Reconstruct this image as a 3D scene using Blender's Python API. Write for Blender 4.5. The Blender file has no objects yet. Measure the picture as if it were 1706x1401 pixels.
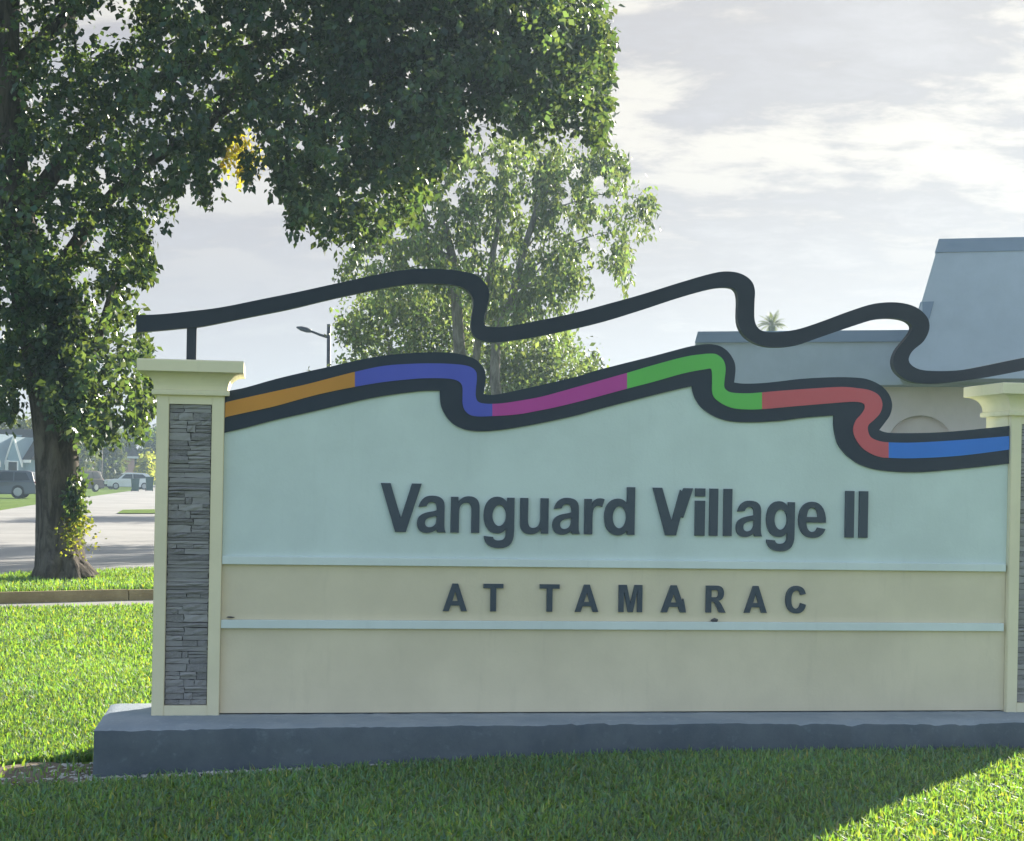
import bpy, bmesh, math, random
import numpy as np
from mathutils import Vector, Matrix
from mathutils.geometry import tessellate_polygon

random.seed(7)
RNG = np.random.default_rng(11)
scene = bpy.context.scene
COL = scene.collection

# ------------------------------------------------------------------ camera
FPX, CX, CY, IW, IH = 2700.0, 853.0, 795.0, 1706.0, 1401.0
YAW, ROLL, EYE = math.radians(8.49), 0.0178, 1.65
F = Vector((math.sin(YAW), math.cos(YAW), 0))
R0 = Vector((math.cos(YAW), -math.sin(YAW), 0))
Z = Vector((0, 0, 1))
RV = R0 * math.cos(ROLL) + Z * math.sin(ROLL)
UV = Z * math.cos(ROLL) - R0 * math.sin(ROLL)
def ray(px, py):
    return F + RV * ((px - CX) / FPX) - UV * ((py - CY) / FPX)
CAM = Vector((0, -8.735 * ray(313, 900).y, EYE))
def P(px, py, y=0.0):                      # photo direction met with a plane parallel to the sign
    d = ray(px, py); return CAM + d * ((y - CAM.y) / d.y)
def G(px, py, z=0.0):                      # met with a level plane
    d = ray(px, py); return CAM + d * ((z - CAM.z) / d.z)
def AT(px, py, depth):
    return CAM + ray(px, py) * depth
cam_data = bpy.data.cameras.new('camera')
cam = bpy.data.objects.new('camera', cam_data); COL.objects.link(cam)
cam.matrix_world = Matrix(((RV.x, UV.x, -F.x, CAM.x), (RV.y, UV.y, -F.y, CAM.y), (RV.z, UV.z, -F.z, CAM.z), (0, 0, 0, 1)))
cam_data.sensor_width = 36.0
cam_data.lens = FPX / IW * 36.0
cam_data.shift_x = 0.0
cam_data.shift_y = (CY - IH / 2) / IW
cam_data.clip_start = 0.1; cam_data.clip_end = 3000
scene.camera = cam

# ------------------------------------------------------------------ light
SUN_AZ, SUN_EL = math.radians(43.5), math.radians(21)     # azimuth from +y towards +x
SUN_DIR = Vector((math.sin(SUN_AZ) * math.cos(SUN_EL), math.cos(SUN_AZ) * math.cos(SUN_EL), math.sin(SUN_EL)))
sd = bpy.data.lights.new('sun', 'SUN'); sd.energy = 4.4; sd.angle = math.radians(0.6); sd.color = (1.0, 0.93, 0.80)
so = bpy.data.objects.new('sun', sd); COL.objects.link(so)
so.rotation_euler = SUN_DIR.to_track_quat('Z', 'Y').to_euler(); so.location = (0, 0, 30)

world = bpy.data.worlds.new('World'); scene.world = world; world.use_nodes = True
nt = world.node_tree; nt.nodes.clear()
def N(tree, kind, **kw):
    n = tree.nodes.new(kind)
    for k, v in kw.items(): setattr(n, k, v)
    return n
def math_node(tree, op, a, b=None, clamp=False):
    n = N(tree, 'ShaderNodeMath', operation=op, use_clamp=clamp)
    for i, v in enumerate((a, b)):
        if v is None: continue
        if isinstance(v, (int, float)): n.inputs[i].default_value = v
        else: tree.links.new(v, n.inputs[i])
    return n.outputs[0]
def mix_rgb(tree, fac, a, b, blend='MIX'):
    n = N(tree, 'ShaderNodeMix', data_type='RGBA', blend_type=blend)
    for key, v in ((0, fac), (6, a), (7, b)):
        if isinstance(v, (int, float)): n.inputs[key].default_value = v
        elif isinstance(v, (tuple, list)): n.inputs[key].default_value = (*v[:3], 1)
        else: tree.links.new(v, n.inputs[key])
    return n.outputs[2]
def maprange(tree, v, a, b, c=0.0, d=1.0, smooth=True):
    n = N(tree, 'ShaderNodeMapRange')
    n.interpolation_type = 'SMOOTHSTEP' if smooth else 'LINEAR'
    tree.links.new(v, n.inputs[0])
    for i, q in enumerate((a, b, c, d)): n.inputs[i + 1].default_value = q
    return n.outputs[0]
def build_world():
    L = nt.links
    tc = N(nt, 'ShaderNodeTexCoord')
    sep = N(nt, 'ShaderNodeSeparateXYZ'); L.new(tc.outputs['Generated'], sep.inputs[0])
    zz = math_node(nt, 'ADD', math_node(nt, 'MAXIMUM', sep.outputs[2], 0.0), 0.27)
    # turn the cloud deck so its streaks run across the view
    c, s = math.cos(-YAW), math.sin(-YAW)
    xr = math_node(nt, 'SUBTRACT', math_node(nt, 'MULTIPLY', sep.outputs[0], math.cos(YAW)), math_node(nt, 'MULTIPLY', sep.outputs[1], math.sin(YAW)))
    yr = math_node(nt, 'ADD', math_node(nt, 'MULTIPLY', sep.outputs[0], math.sin(YAW)), math_node(nt, 'MULTIPLY', sep.outputs[1], math.cos(YAW)))
    u = math_node(nt, 'DIVIDE', xr, zz); v = math_node(nt, 'DIVIDE', yr, zz)
    comb = N(nt, 'ShaderNodeCombineXYZ')
    L.new(math_node(nt, 'ADD', math_node(nt, 'MULTIPLY', u, 1.0), math_node(nt, 'MULTIPLY', v, 0.16)), comb.inputs[0])
    L.new(math_node(nt, 'MULTIPLY', v, 1.7), comb.inputs[1])
    n1 = N(nt, 'ShaderNodeTexNoise'); n1.inputs['Scale'].default_value = 2.5; n1.inputs['Detail'].default_value = 11
    n1.inputs['Roughness'].default_value = 0.60; n1.inputs['Distortion'].default_value = 0.25
    L.new(comb.outputs[0], n1.inputs['Vector'])
    n2 = N(nt, 'ShaderNodeTexNoise'); n2.inputs['Scale'].default_value = 7.5; n2.inputs['Detail'].default_value = 8
    n2.inputs['Roughness'].default_value = 0.66; n2.inputs['Distortion'].default_value = 0.3
    L.new(comb.outputs[0], n2.inputs['Vector'])
    tot = math_node(nt, 'ADD', math_node(nt, 'MULTIPLY', n1.outputs[0], 0.68), math_node(nt, 'MULTIPLY', n2.outputs[0], 0.30))
    bright = maprange(nt, tot, 0.450, 0.552)
    thin = maprange(nt, tot, 0.30, 0.50, 0.95, 1.0)
    EX = 1 / 3.32
    # nearer the sun the cloud deck is brighter and warmer
    dot = N(nt, 'ShaderNodeVectorMath', operation='DOT_PRODUCT')
    L.new(tc.outputs['Generated'], dot.inputs[0]); dot.inputs[1].default_value = SUN_DIR
    near = maprange(nt, dot.outputs['Value'], 0.70, 1.0)
    # the deck breaks up into clear blue away from the sun
    deck = maprange(nt, dot.outputs['Value'], 0.05, 0.62, 0.22, 1.0)
    thin = math_node(nt, 'MULTIPLY', thin, deck)
    # low down the deck thins into pale haze
    low = maprange(nt, sep.outputs[2], 0.03, 0.22)
    bright = math_node(nt, 'MULTIPLY', bright, maprange(nt, sep.outputs[2], 0.085, 0.20, 0.14, 1.0))
    SC = lambda c: tuple(q * EX for q in c)
    dark = mix_rgb(nt, near, SC((5.85, 5.8, 6.15)), SC((6.5, 6.3, 6.25)))
    lite = mix_rgb(nt, near, SC((8.9, 8.7, 8.2)), SC((9.8, 9.25, 8.25)))
    cloud = mix_rgb(nt, bright, dark, lite)
    hz = mix_rgb(nt, near, SC((6.7, 6.85, 7.2)), SC((7.7, 7.35, 7.0)))
    cloud = mix_rgb(nt, math_node(nt, 'SUBTRACT', 1.0, low), cloud, hz)
    sky = N(nt, 'ShaderNodeTexSky', sky_type='NISHITA'); sky.sun_disc = False
    sky.sun_elevation = SUN_EL; sky.sun_rotation = SUN_AZ
    sky.air_density = 1.0; sky.dust_density = 1.0; sky.ozone_density = 1.0
    colr = mix_rgb(nt, thin, sky.outputs[0], cloud)
    bg = N(nt, 'ShaderNodeBackground'); bg.inputs[1].default_value = 0.1
    L.new(colr, bg.inputs[0])
    out = N(nt, 'ShaderNodeOutputWorld'); L.new(bg.outputs[0], out.inputs[0])
build_world()
vs = scene.view_settings
scene.display_settings.display_device = 'sRGB'
vs.view_transform = 'Standard'; vs.look = 'None'; vs.exposure = 1.65; vs.gamma = 1.0; vs.use_curve_mapping = False
scene.render.engine = 'CYCLES'
scene.cycles.use_denoising = True
scene.cycles.max_bounces = 8; scene.cycles.transmission_bounces = 6; scene.cycles.diffuse_bounces = 4
scene.cycles.volume_bounces = 1
scene.cycles.caustics_reflective = False; scene.cycles.caustics_refractive = False

# ------------------------------------------------------------------ helpers
def link(o, parent=None):
    COL.objects.link(o)
    if parent is not None: o.parent = parent
    return o
def tag(o, label=None, cat=None, group=None, kind=None):
    if label: o['label'] = label
    if cat: o['category'] = cat
    if group: o['group'] = group
    if kind: o['kind'] = kind
    return o
def empty(name, loc=(0, 0, 0), rz=0.0):
    o = bpy.data.objects.new(name, None); COL.objects.link(o)
    o.location = loc; o.rotation_euler = (0, 0, rz); o.empty_display_size = 0.2
    return o
def mesh_obj(name, verts, faces, mat=None, parent=None, smooth=False):
    me = bpy.data.meshes.new(name); me.from_pydata([tuple(v) for v in verts], [], faces); me.update()
    if mat: me.materials.append(mat)
    if smooth:
        for p in me.polygons: p.use_smooth = True
    return link(bpy.data.objects.new(name, me), parent)
def bm_obj(name, bm, mat=None, parent=None, smooth=False):
    bmesh.ops.recalc_face_normals(bm, faces=bm.faces[:])
    me = bpy.data.meshes.new(name); bm.to_mesh(me); bm.free()
    if mat: me.materials.append(mat)
    if smooth:
        for p in me.polygons: p.use_smooth = True
    return link(bpy.data.objects.new(name, me), parent)
def box(bm, x0, x1, y0, y1, z0, z1):
    v = [bm.verts.new(q) for q in ((x0, y0, z0), (x1, y0, z0), (x1, y1, z0), (x0, y1, z0), (x0, y0, z1), (x1, y0, z1), (x1, y1, z1), (x0, y1, z1))]
    return [bm.faces.new([v[i] for i in f]) for f in ((0, 3, 2, 1), (4, 5, 6, 7), (0, 1, 5, 4), (1, 2, 6, 5), (2, 3, 7, 6), (3, 0, 4, 7))]
def box_obj(name, x0, x1, y0, y1, z0, z1, mat, parent=None, bevel=0.0):
    bm = bmesh.new(); box(bm, x0, x1, y0, y1, z0, z1)
    if bevel: bmesh.ops.bevel(bm, geom=bm.edges[:], offset=bevel, segments=2, affect='EDGES', profile=0.5)
    return bm_obj(name, bm, mat, parent)
def prism(name, pts2, y0, y1, mat, parent=None):
    """an outline (x, z) standing upright, from y0 (front) to y1 (back)"""
    n = len(pts2)
    tris = tessellate_polygon([[Vector((x, z, 0)) for x, z in pts2]])
    verts = [(x, y0, z) for x, z in pts2] + [(x, y1, z) for x, z in pts2]
    faces = []
    for a, b, c in tris:
        faces.append((a, b, c)); faces.append((a + n, c + n, b + n))
    for i in range(n):
        j = (i + 1) % n
        faces.append((i, j, j + n, i + n))
    bm = bmesh.new()
    vv = [bm.verts.new(v) for v in verts]
    for f in faces:
        try: bm.faces.new([vv[i] for i in f])
        except ValueError: pass
    return bm_obj(name, bm, mat, parent)
def spline(pts, sub=4, corners=()):
    """Catmull-Rom through pts; the curve keeps a corner at the listed indices"""
    out = []
    n = len(pts)
    for i in range(n - 1):
        p1, p2 = pts[i], pts[i + 1]
        p0 = pts[i - 1] if i > 0 and i not in corners else p1
        p3 = pts[i + 2] if i + 2 < n and (i + 1) not in corners else p2
        for k in range(sub):
            t = k / sub
            q = []
            for a in (0, 1):
                q.append(0.5 * (2 * p1[a] + (p2[a] - p0[a]) * t + (2 * p0[a] - 5 * p1[a] + 4 * p2[a] - p3[a]) * t * t + (3 * p1[a] - p0[a] - 3 * p2[a] + p3[a]) * t ** 3))
            out.append(tuple(q))
    out.append(tuple(pts[-1]))
    return out
def tube(name, path, radii, mat, parent=None, seg=10, lump=0.0, flare=None):
    """a tapered limb along a polyline"""
    verts, faces = [], []
    path = [Vector(p) for p in path]
    prev = None
    ph = [random.uniform(0, 6.28) for _ in range(6)]
    for i, p in enumerate(path):
        d = (path[min(i + 1, len(path) - 1)] - path[max(i - 1, 0)]).normalized()
        if prev is None:
            a = d.orthogonal().normalized()
        else:
            a = (prev - d * prev.dot(d)).normalized()
        prev = a; b = d.cross(a)
        for k in range(seg):
            th = 2 * math.pi * k / seg
            r = radii[i] * (1 + lump * (math.sin(3 * th + ph[0] + i * .35) * .6 + math.sin(5 * th + ph[1] - i * .5) * .4 + random.uniform(-.35, .35)))
            verts.append(p + a * (math.cos(th) * r) + b * (math.sin(th) * r))
    for i in range(len(path) - 1):
        for k in range(seg):
            k2 = (k + 1) % seg
            faces.append((i * seg + k, i * seg + k2, (i + 1) * seg + k2, (i + 1) * seg + k))
    faces.append(tuple(range(seg))[::-1]); faces.append(tuple((len(path) - 1) * seg + k for k in range(seg)))
    return mesh_obj(name, verts, faces, mat, parent, smooth=True)
def resample(pts, n):
    pts = [Vector(p) for p in pts]
    L = [0.0]
    for a, b in zip(pts, pts[1:]): L.append(L[-1] + (b - a).length)
    out = []
    for i in range(n):
        t = L[-1] * i / (n - 1)
        j = max(k for k in range(len(L)) if L[k] <= t + 1e-9); j = min(j, len(pts) - 2)
        f = (t - L[j]) / max(L[j + 1] - L[j], 1e-9)
        out.append(pts[j].lerp(pts[j + 1], f))
    return out

# ------------------------------------------------------------------ materials
def mat_new(name):
    m = bpy.data.materials.new(name); m.use_nodes = True
    t = m.node_tree
    return m, t, t.nodes['Principled BSDF']
def coords(t, scale=(1, 1, 1), obj=True):
    tc = N(t, 'ShaderNodeTexCoord'); mp = N(t, 'ShaderNodeMapping')
    t.links.new(tc.outputs['Object' if obj else 'Generated'], mp.inputs[0]); mp.inputs['Scale'].default_value = scale
    return mp.outputs[0]
def noise(t, vec, scale, detail=5, rough=0.55, dist=0.0):
    n = N(t, 'ShaderNodeTexNoise'); t.links.new(vec, n.inputs['Vector'])
    n.inputs['Scale'].default_value = scale; n.inputs['Detail'].default_value = detail
    n.inputs['Roughness'].default_value = rough; n.inputs['Distortion'].default_value = dist
    return n.outputs[0]
def bump(t, h, strength=0.3, dist=0.01):
    b = N(t, 'ShaderNodeBump'); t.links.new(h, b.inputs['Height'])
    b.inputs['Strength'].default_value = strength; b.inputs['Distance'].default_value = dist
    return b.outputs[0]
def paint(name, col, rough=0.75, var=0.06, grain=60.0, bstr=0.12, dirt=0.0, spec=0.3):
    m, t, p = mat_new(name)
    v = coords(t)
    big = noise(t, v, 1.7, 6, 0.6)
    small = noise(t, v, grain, 4, 0.6)
    c = mix_rgb(t, maprange(t, big, 0.3, 0.7), tuple(x * (1 - var) for x in col), tuple(min(1, x * (1 + var)) for x in col))
    if dirt:
        streak = noise(t, coords(t, (7, 7, 0.9)), 2.2, 7, 0.65)
        c = mix_rgb(t, math_node(t, 'MULTIPLY', maprange(t, streak, 0.55, 0.75), dirt), c, tuple(x * 0.62 for x in col))
    t.links.new(c, p.inputs['Base Color'])
    p.inputs['Roughness'].default_value = rough; p.inputs['Specular IOR Level'].default_value = spec
    if bstr: t.links.new(bump(t, small, bstr, 0.004), p.inputs['Normal'])
    return m
M = {}
M['cream'] = paint('cream_paint', (0.80, 0.72, 0.52), dirt=0.14)
M['tan'] = paint('tan_paint', (0.745, 0.645, 0.48), dirt=0.13, grain=70, bstr=0.3)
M['teal'] = paint('pale_teal_paint', (0.63, 0.71, 0.69), dirt=0.10, grain=70, bstr=0.3)
M['rail'] = paint('rail_paint', (0.70, 0.76, 0.74), dirt=0.15)
M['navy'] = paint('slate_navy_paint', (0.022, 0.034, 0.056), rough=0.55, var=0.05, bstr=0.05)
M['iron'] = paint('dark_metal_paint', (0.016, 0.025, 0.042), rough=0.5, var=0.05, bstr=0.04)
M['letter'] = paint('letter_slate', (0.060, 0.078, 0.105), rough=0.5, var=0.04, bstr=0.03)
STR = {'orange': (0.58, 0.255, 0.045), 'indigo': (0.085, 0.105, 0.52), 'magenta': (0.50, 0.06, 0.33), 'green': (0.13, 0.50, 0.10), 'red': (0.58, 0.11, 0.13), 'blue': (0.035, 0.19, 0.68)}
for k, c in STR.items(): M[k] = paint(k + '_stripe_paint', c, rough=0.5, var=0.05, bstr=0.04)
def mat_stone():
    m, t, p = mat_new('ledge_stone')
    oi = N(t, 'ShaderNodeObjectInfo')
    v = coords(t, (9, 9, 9), obj=False)
    n = noise(t, v, 0.9, 6, 0.65)
    rnd = oi.outputs['Random']
    c = mix_rgb(t, rnd, (0.20, 0.19, 0.20), (0.41, 0.39, 0.395))
    c = mix_rgb(t, math_node(t, 'MULTIPLY', maprange(t, n, 0.35, 0.7), 0.5), c, (0.42, 0.40, 0.39))
    t.links.new(c, p.inputs['Base Color']); p.inputs['Roughness'].default_value = 0.85
    t.links.new(bump(t, noise(t, v, 3.0, 6, 0.7), 0.6, 0.01), p.inputs['Normal'])
    return m
M['stone'] = mat_stone()
M['mortar'] = paint('dark_joint', (0.10, 0.095, 0.10), rough=0.95)
def mat_concrete(name, a, b, scale=2.5):
    m, t, p = mat_new(name)
    v = coords(t)
    n1 = noise(t, v, scale, 8, 0.68); n2 = noise(t, v, 16, 6, 0.7); n3 = noise(t, v, 120, 3, 0.6)
    c = mix_rgb(t, maprange(t, n1, 0.32, 0.68), a, b)
    c = mix_rgb(t, math_node(t, 'MULTIPLY', maprange(t, n2, 0.56, 0.72), 0.35), c, tuple(min(1, q * 1.7) for q in b))
    t.links.new(c, p.inputs['Base Color']); p.inputs['Roughness'].default_value = 0.9
    h = math_node(t, 'ADD', math_node(t, 'MULTIPLY', n2, 0.7), math_node(t, 'MULTIPLY', n3, 0.4))
    t.links.new(bump(t, h, 0.45, 0.012), p.inputs['Normal'])
    return m
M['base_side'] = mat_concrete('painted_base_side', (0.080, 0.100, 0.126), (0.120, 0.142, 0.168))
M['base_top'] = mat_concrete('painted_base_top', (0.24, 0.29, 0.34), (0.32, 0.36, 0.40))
M['asphalt'] = mat_concrete('worn_asphalt', (0.26, 0.255, 0.245), (0.36, 0.35, 0.335), 0.35)
M['kerb'] = mat_concrete('faded_yellow_kerb', (0.23, 0.175, 0.085), (0.36, 0.29, 0.15), 1.5)
M['drive'] = mat_concrete('pale_concrete', (0.5, 0.48, 0.44), (0.6, 0.58, 0.53), 1.0)
def mat_ground(name, a, b, c3):
    m, t, p = mat_new(name)
    v = coords(t)
    n1 = noise(t, v, 0.5, 6, 0.6); n2 = noise(t, v, 9, 6, 0.7)
    c = mix_rgb(t, maprange(t, n1, 0.3, 0.7), a, b)
    c = mix_rgb(t, math_node(t, 'MULTIPLY', maprange(t, n2, 0.45, 0.7), 0.6), c, c3)
    t.links.new(c, p.inputs['Base Color']); p.inputs['Roughness'].default_value = 0.95; p.inputs['Specular IOR Level'].default_value = 0.1
    t.links.new(bump(t, n2, 0.9, 0.06), p.inputs['Normal'])
    return m
M['ground'] = mat_ground('lawn_earth', (0.10, 0.17, 0.028), (0.14, 0.22, 0.035), (0.17, 0.23, 0.04))
M['soil'] = mat_ground('dry_sandy_soil', (0.14, 0.11, 0.08), (0.36, 0.31, 0.25), (0.07, 0.052, 0.038))
def mat_leaf(name, base, transl, rough=0.45, tmix=0.45, sat=None):
    m = bpy.data.materials.new(name); m.use_nodes = True
    t = m.node_tree; t.nodes.clear()
    at = N(t, 'ShaderNodeAttribute', attribute_name='tint')
    ml = lambda c: mix_rgb(t, 1.0, c, at.outputs['Color'], 'MULTIPLY')
    pr = N(t, 'ShaderNodeBsdfPrincipled'); t.links.new(ml(base), pr.inputs['Base Color'])
    pr.inputs['Roughness'].default_value = rough; pr.inputs['Specular IOR Level'].default_value = 0.35
    tr = N(t, 'ShaderNodeBsdfTranslucent'); t.links.new(ml(transl), tr.inputs['Color'])
    mx = N(t, 'ShaderNodeMixShader'); mx.inputs[0].default_value = tmix
    t.links.new(pr.outputs[0], mx.inputs[1]); t.links.new(tr.outputs[0], mx.inputs[2])
    o = N(t, 'ShaderNodeOutputMaterial'); t.links.new(mx.outputs[0], o.inputs[0])
    return m
M['grass'] = mat_leaf('grass_blade', (0.125, 0.222, 0.150), (0.38, 0.68, 0.045), 0.55, 0.38)
M['leaf_dark'] = mat_leaf('glossy_dark_leaf', (0.024, 0.056, 0.055), (0.22, 0.35, 0.06), 0.33, 0.30)
M['leaf_mid'] = mat_leaf('mid_green_leaf', (0.052, 0.096, 0.050), (0.28, 0.41, 0.085), 0.45, 0.36)
M['leaf_yellow'] = mat_leaf('yellow_green_leaf', (0.11, 0.14, 0.03), (0.42, 0.48, 0.05), 0.5, 0.5)
M['leaf_far'] = mat_leaf('far_leaf', (0.04, 0.07, 0.032), (0.20, 0.26, 0.05), 0.6, 0.3)
M['leaf_gold'] = mat_leaf('golden_leaf', (0.42, 0.38, 0.03), (0.70, 0.66, 0.05), 0.5, 0.5)
M['palm_leaf'] = mat_leaf('palm_leaf', (0.05, 0.085, 0.03), (0.25, 0.30, 0.05), 0.5, 0.35)
def mat_bark(name, a, b):
    m, t, p = mat_new(name)
    v = coords(t, (1, 1, 0.28))
    n1 = noise(t, v, 7, 8, 0.7, 0.6); n2 = noise(t, coords(t), 1.1, 5, 0.6)
    vo = N(t, 'ShaderNodeTexVoronoi'); t.links.new(v, vo.inputs['Vector']); vo.inputs['Scale'].default_value = 11
    c = mix_rgb(t, maprange(t, n1, 0.35, 0.65), a, b)
    c = mix_rgb(t, math_node(t, 'MULTIPLY', maprange(t, n2, 0.5, 0.75), 0.4), c, (0.20, 0.17, 0.135))
    t.links.new(c, p.inputs['Base Color']); p.inputs['Roughness'].default_value = 0.95; p.inputs['Specular IOR Level'].default_value = 0.15
    h = math_node(t, 'ADD', n1, math_node(t, 'MULTIPLY', vo.outputs[0], 0.5))
    t.links.new(bump(t, h, 1.0, 0.05), p.inputs['Normal'])
    return m
M['bark'] = mat_bark('rough_bark', (0.040, 0.034, 0.032), (0.15, 0.13, 0.115))
M['bark_grey'] = mat_bark('grey_bark', (0.11, 0.10, 0.095), (0.28, 0.26, 0.245))
M['stucco'] = paint('grey_stucco', (0.37, 0.42, 0.49), rough=0.9, var=0.05, grain=14, bstr=0.3, dirt=0.12)
M['stucco_trim'] = paint('blue_grey_trim', (0.17, 0.23, 0.32), rough=0.8, var=0.04, bstr=0.1)
M['stucco_wall'] = paint('beige_stucco_wall', (0.70, 0.60, 0.63), rough=0.9, var=0.05, grain=14, bstr=0.3, dirt=0.12)
M['white'] = paint('white_trim', (0.78, 0.78, 0.76), var=0.03)
M['house_wall'] = paint('pale_blue_wall', (0.27, 0.36, 0.41), var=0.05)
M['salmon'] = paint('salmon_wall', (0.58, 0.33, 0.26), var=0.06)
M['roof'] = paint('grey_shingle_roof', (0.065, 0.065, 0.07), rough=1.0, spec=0.05, var=0.15, grain=9, bstr=0.5)
M['window'] = paint('dark_window', (0.02, 0.028, 0.036), rough=0.25, var=0.02, bstr=0, spec=0.35)
M['tyre'] = paint('tyre_rubber', (0.02, 0.02, 0.02), rough=0.9, bstr=0)
M['rim'] = paint('alloy_rim', (0.42, 0.43, 0.44), rough=0.35, bstr=0)
M['lamp'] = paint('clear_lamp', (0.75, 0.75, 0.72), rough=0.15, bstr=0, spec=0.8)
M['tail'] = paint('red_lamp', (0.35, 0.02, 0.02), rough=0.25, bstr=0, spec=0.6)
def car_paint(name, col):
    m, t, p = mat_new(name)
    dk = max(col) < .05
    v = coords(t); n = noise(t, v, 3.0, 4)
    t.links.new(mix_rgb(t, n, tuple(q * 0.9 for q in col), tuple(min(1, q * 1.1) for q in col)), p.inputs['Base Color'])
    p.inputs['Roughness'].default_value = 0.5 if dk else 0.35; p.inputs['Coat Weight'].default_value = 0.05 if dk else 0.4; p.inputs['Specular IOR Level'].default_value = 0.15 if dk else 0.4; p.inputs['Coat Roughness'].default_value = 0.08
    return m
M['suv'] = car_paint('slate_car_paint', (0.06, 0.075, 0.10))
M['darkcar'] = car_paint('black_car_paint', (0.02, 0.02, 0.026))
M['whitecar'] = car_paint('white_car_paint', (0.68, 0.71, 0.72))
M['bin'] = paint('green_bin_plastic', (0.02, 0.07, 0.065), rough=0.5, bstr=0)
M['yellow_bush'] = M['leaf_yellow']

# ------------------------------------------------------------------ ground
def sstep(a, b, x):
    t = np.clip((np.asarray(x, dtype=float) - a) / (b - a), 0, 1); return t * t * (3 - 2 * t)
def ground_h(x, y):
    x = np.asarray(x, dtype=float); y = np.asarray(y, dtype=float)
    mound = 0.025 + 0.125 * sstep(-2.6, 2.4, x)
    w = (1 - sstep(2.0, 9.0, y)) * (1 - 0.35 * sstep(1.0, 7.0, -y))
    und = 0.012 * np.sin(x * 1.7 + 0.6) * np.sin(y * 1.3 + 0.4) * (1 - sstep(8, 12, np.abs(y)))
    return mound * w * (1 - sstep(14, 30, np.abs(x))) + und
def axis_vals(lo, hi, fine, step0):
    v = list(np.arange(-fine, fine + 1e-6, step0)); s = step0; q = fine
    while q < hi: s *= 1.5; q += s; v.append(q); v.insert(0, -q)
    return np.array(v)
xs = axis_vals(-900, 900, 12, 0.4); ys = axis_vals(-900, 900, 12, 0.4)
gx, gy = np.meshgrid(xs, ys)
gz = ground_h(gx, gy)
nv, nu = gx.shape
verts = np.stack([gx.ravel(), gy.ravel(), gz.ravel()], 1)
faces = [(j * nu + i, j * nu + i + 1, (j + 1) * nu + i + 1, (j + 1) * nu + i) for j in range(nv - 1) for i in range(nu - 1)]
tag(mesh_obj('ground', verts, faces, M['ground'], smooth=True), kind='structure')

def flat_poly(name, pts, z, mat, kind='structure'):
    tris = tessellate_polygon([[Vector((p[0], p[1], 0)) for p in pts]])
    o = mesh_obj(name, [(p[0], p[1], z) for p in pts], [tuple(t) for t in tris], mat)
    if o.data.polygons[0].normal.z < 0: o.data.flip_normals()
    if kind: o['kind'] = kind
    return o
road_px = [(-520, 1050), (0, 1017), (255, 1012), (420, 1009), (470, 900), (430, 850), (330, 815), (262, 806), (240, 815), (140, 829), (60, 841), (0, 851), (-420, 900)]
flat_poly('road', [G(*q, 0.0) for q in road_px], 0.016, M['asphalt'])
flat_poly('driveway', [G(q[0], q[1], 0.0) for q in ((-60, 823.5), (62, 822.5), (66, 818), (-60, 819))], 0.012, M['drive'])
# raised grass island with its kerb
isl_front = [G(-420, 1038, 0.0), G(0, 1008, 0.0), G(128, 1004, 0.0), G(255, 1001.5, 0.0), G(420, 998, 0.0)]
isl_back = [G(470, 938, 0.15), G(255, 947, 0.15), G(0, 957, 0.15), G(-420, 975, 0.15)]
kd = (isl_front[2] - isl_front[1]).normalized(); kn = Vector((-kd.y, kd.x, 0))
if kn.y < 0: kn = -kn
inner = [p + kn * 0.16 for p in isl_front]
bm = bmesh.new()
poly = inner + isl_back
top = [bm.verts.new((p.x, p.y, 0.125)) for p in poly]; bot = [bm.verts.new((p.x, p.y, -0.05)) for p in poly]
bm.faces.new(top)
for i in range(len(poly)):
    j = (i + 1) % len(poly); bm.faces.new((top[i], top[j], bot[j], bot[i]))
bmesh.ops.triangulate(bm, faces=bm.faces[:])
tag(bm_obj('grass_verge', bm, M['ground']), kind='structure')
# kerb in cast lengths, slightly stepped at the joints
kerb = empty('kerb', isl_front[1]); tag(kerb, kind='structure')
tot = (isl_front[-1] - isl_front[0]).length
npc = int(tot / 1.5)
kp = resample(isl_front, npc + 1)
for i in range(npc):
    a, b = kp[i], kp[i + 1]
    d = (b - a).normalized(); n_ = Vector((-d.y, d.x, 0)); n_ = n_ if n_.y > 0 else -n_
    a2, b2 = a + d * 0.006, b - d * 0.006
    top_z = 0.15 + random.uniform(-.006, .006)
    prof = [(0.0, -0.05), (0.012, 0.10), (0.035, top_z), (0.158, top_z - 0.004), (0.158, -0.05)]
    vv = [q - kerb.location for q in [e + n_ * o for e in (a2, b2) for o, _ in prof]]
    for k, (o_, z_) in enumerate(prof * 2): vv[k].z = z_
    m_ = len(prof)
    ff = [(k, (k + 1) % m_, (k + 1) % m_ + m_, k + m_) for k in range(m_)] + [tuple(range(m_))[::-1], tuple(range(m_, 2 * m_))]
    mesh_obj('kerb_stone', vv, ff, M['kerb'], kerb)
# small median further along the road
med = [G(195, 857), G(330, 857), G(330, 849), G(205, 851)]
flat_poly('median_grass', med, 0.05, M['ground'])

# ------------------------------------------------------------------ entrance sign
sign = empty('entrance_sign', (0, 0, 0))
tag(sign, 'cream and pale teal entrance sign on a dark base with wave stripe', 'sign')
ZB = P(313, 1192, 0).z                     # top of the base
ZC = P(313, 601, 0).z                      # top of the pillar caps
XL0, XL1 = P(257, 900, 0).x, P(370, 900, 0).x
PW = XL1 - XL0
XR0 = P(1681, 930, 0).x; XR1 = XR0 + PW
PD = 0.34
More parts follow.
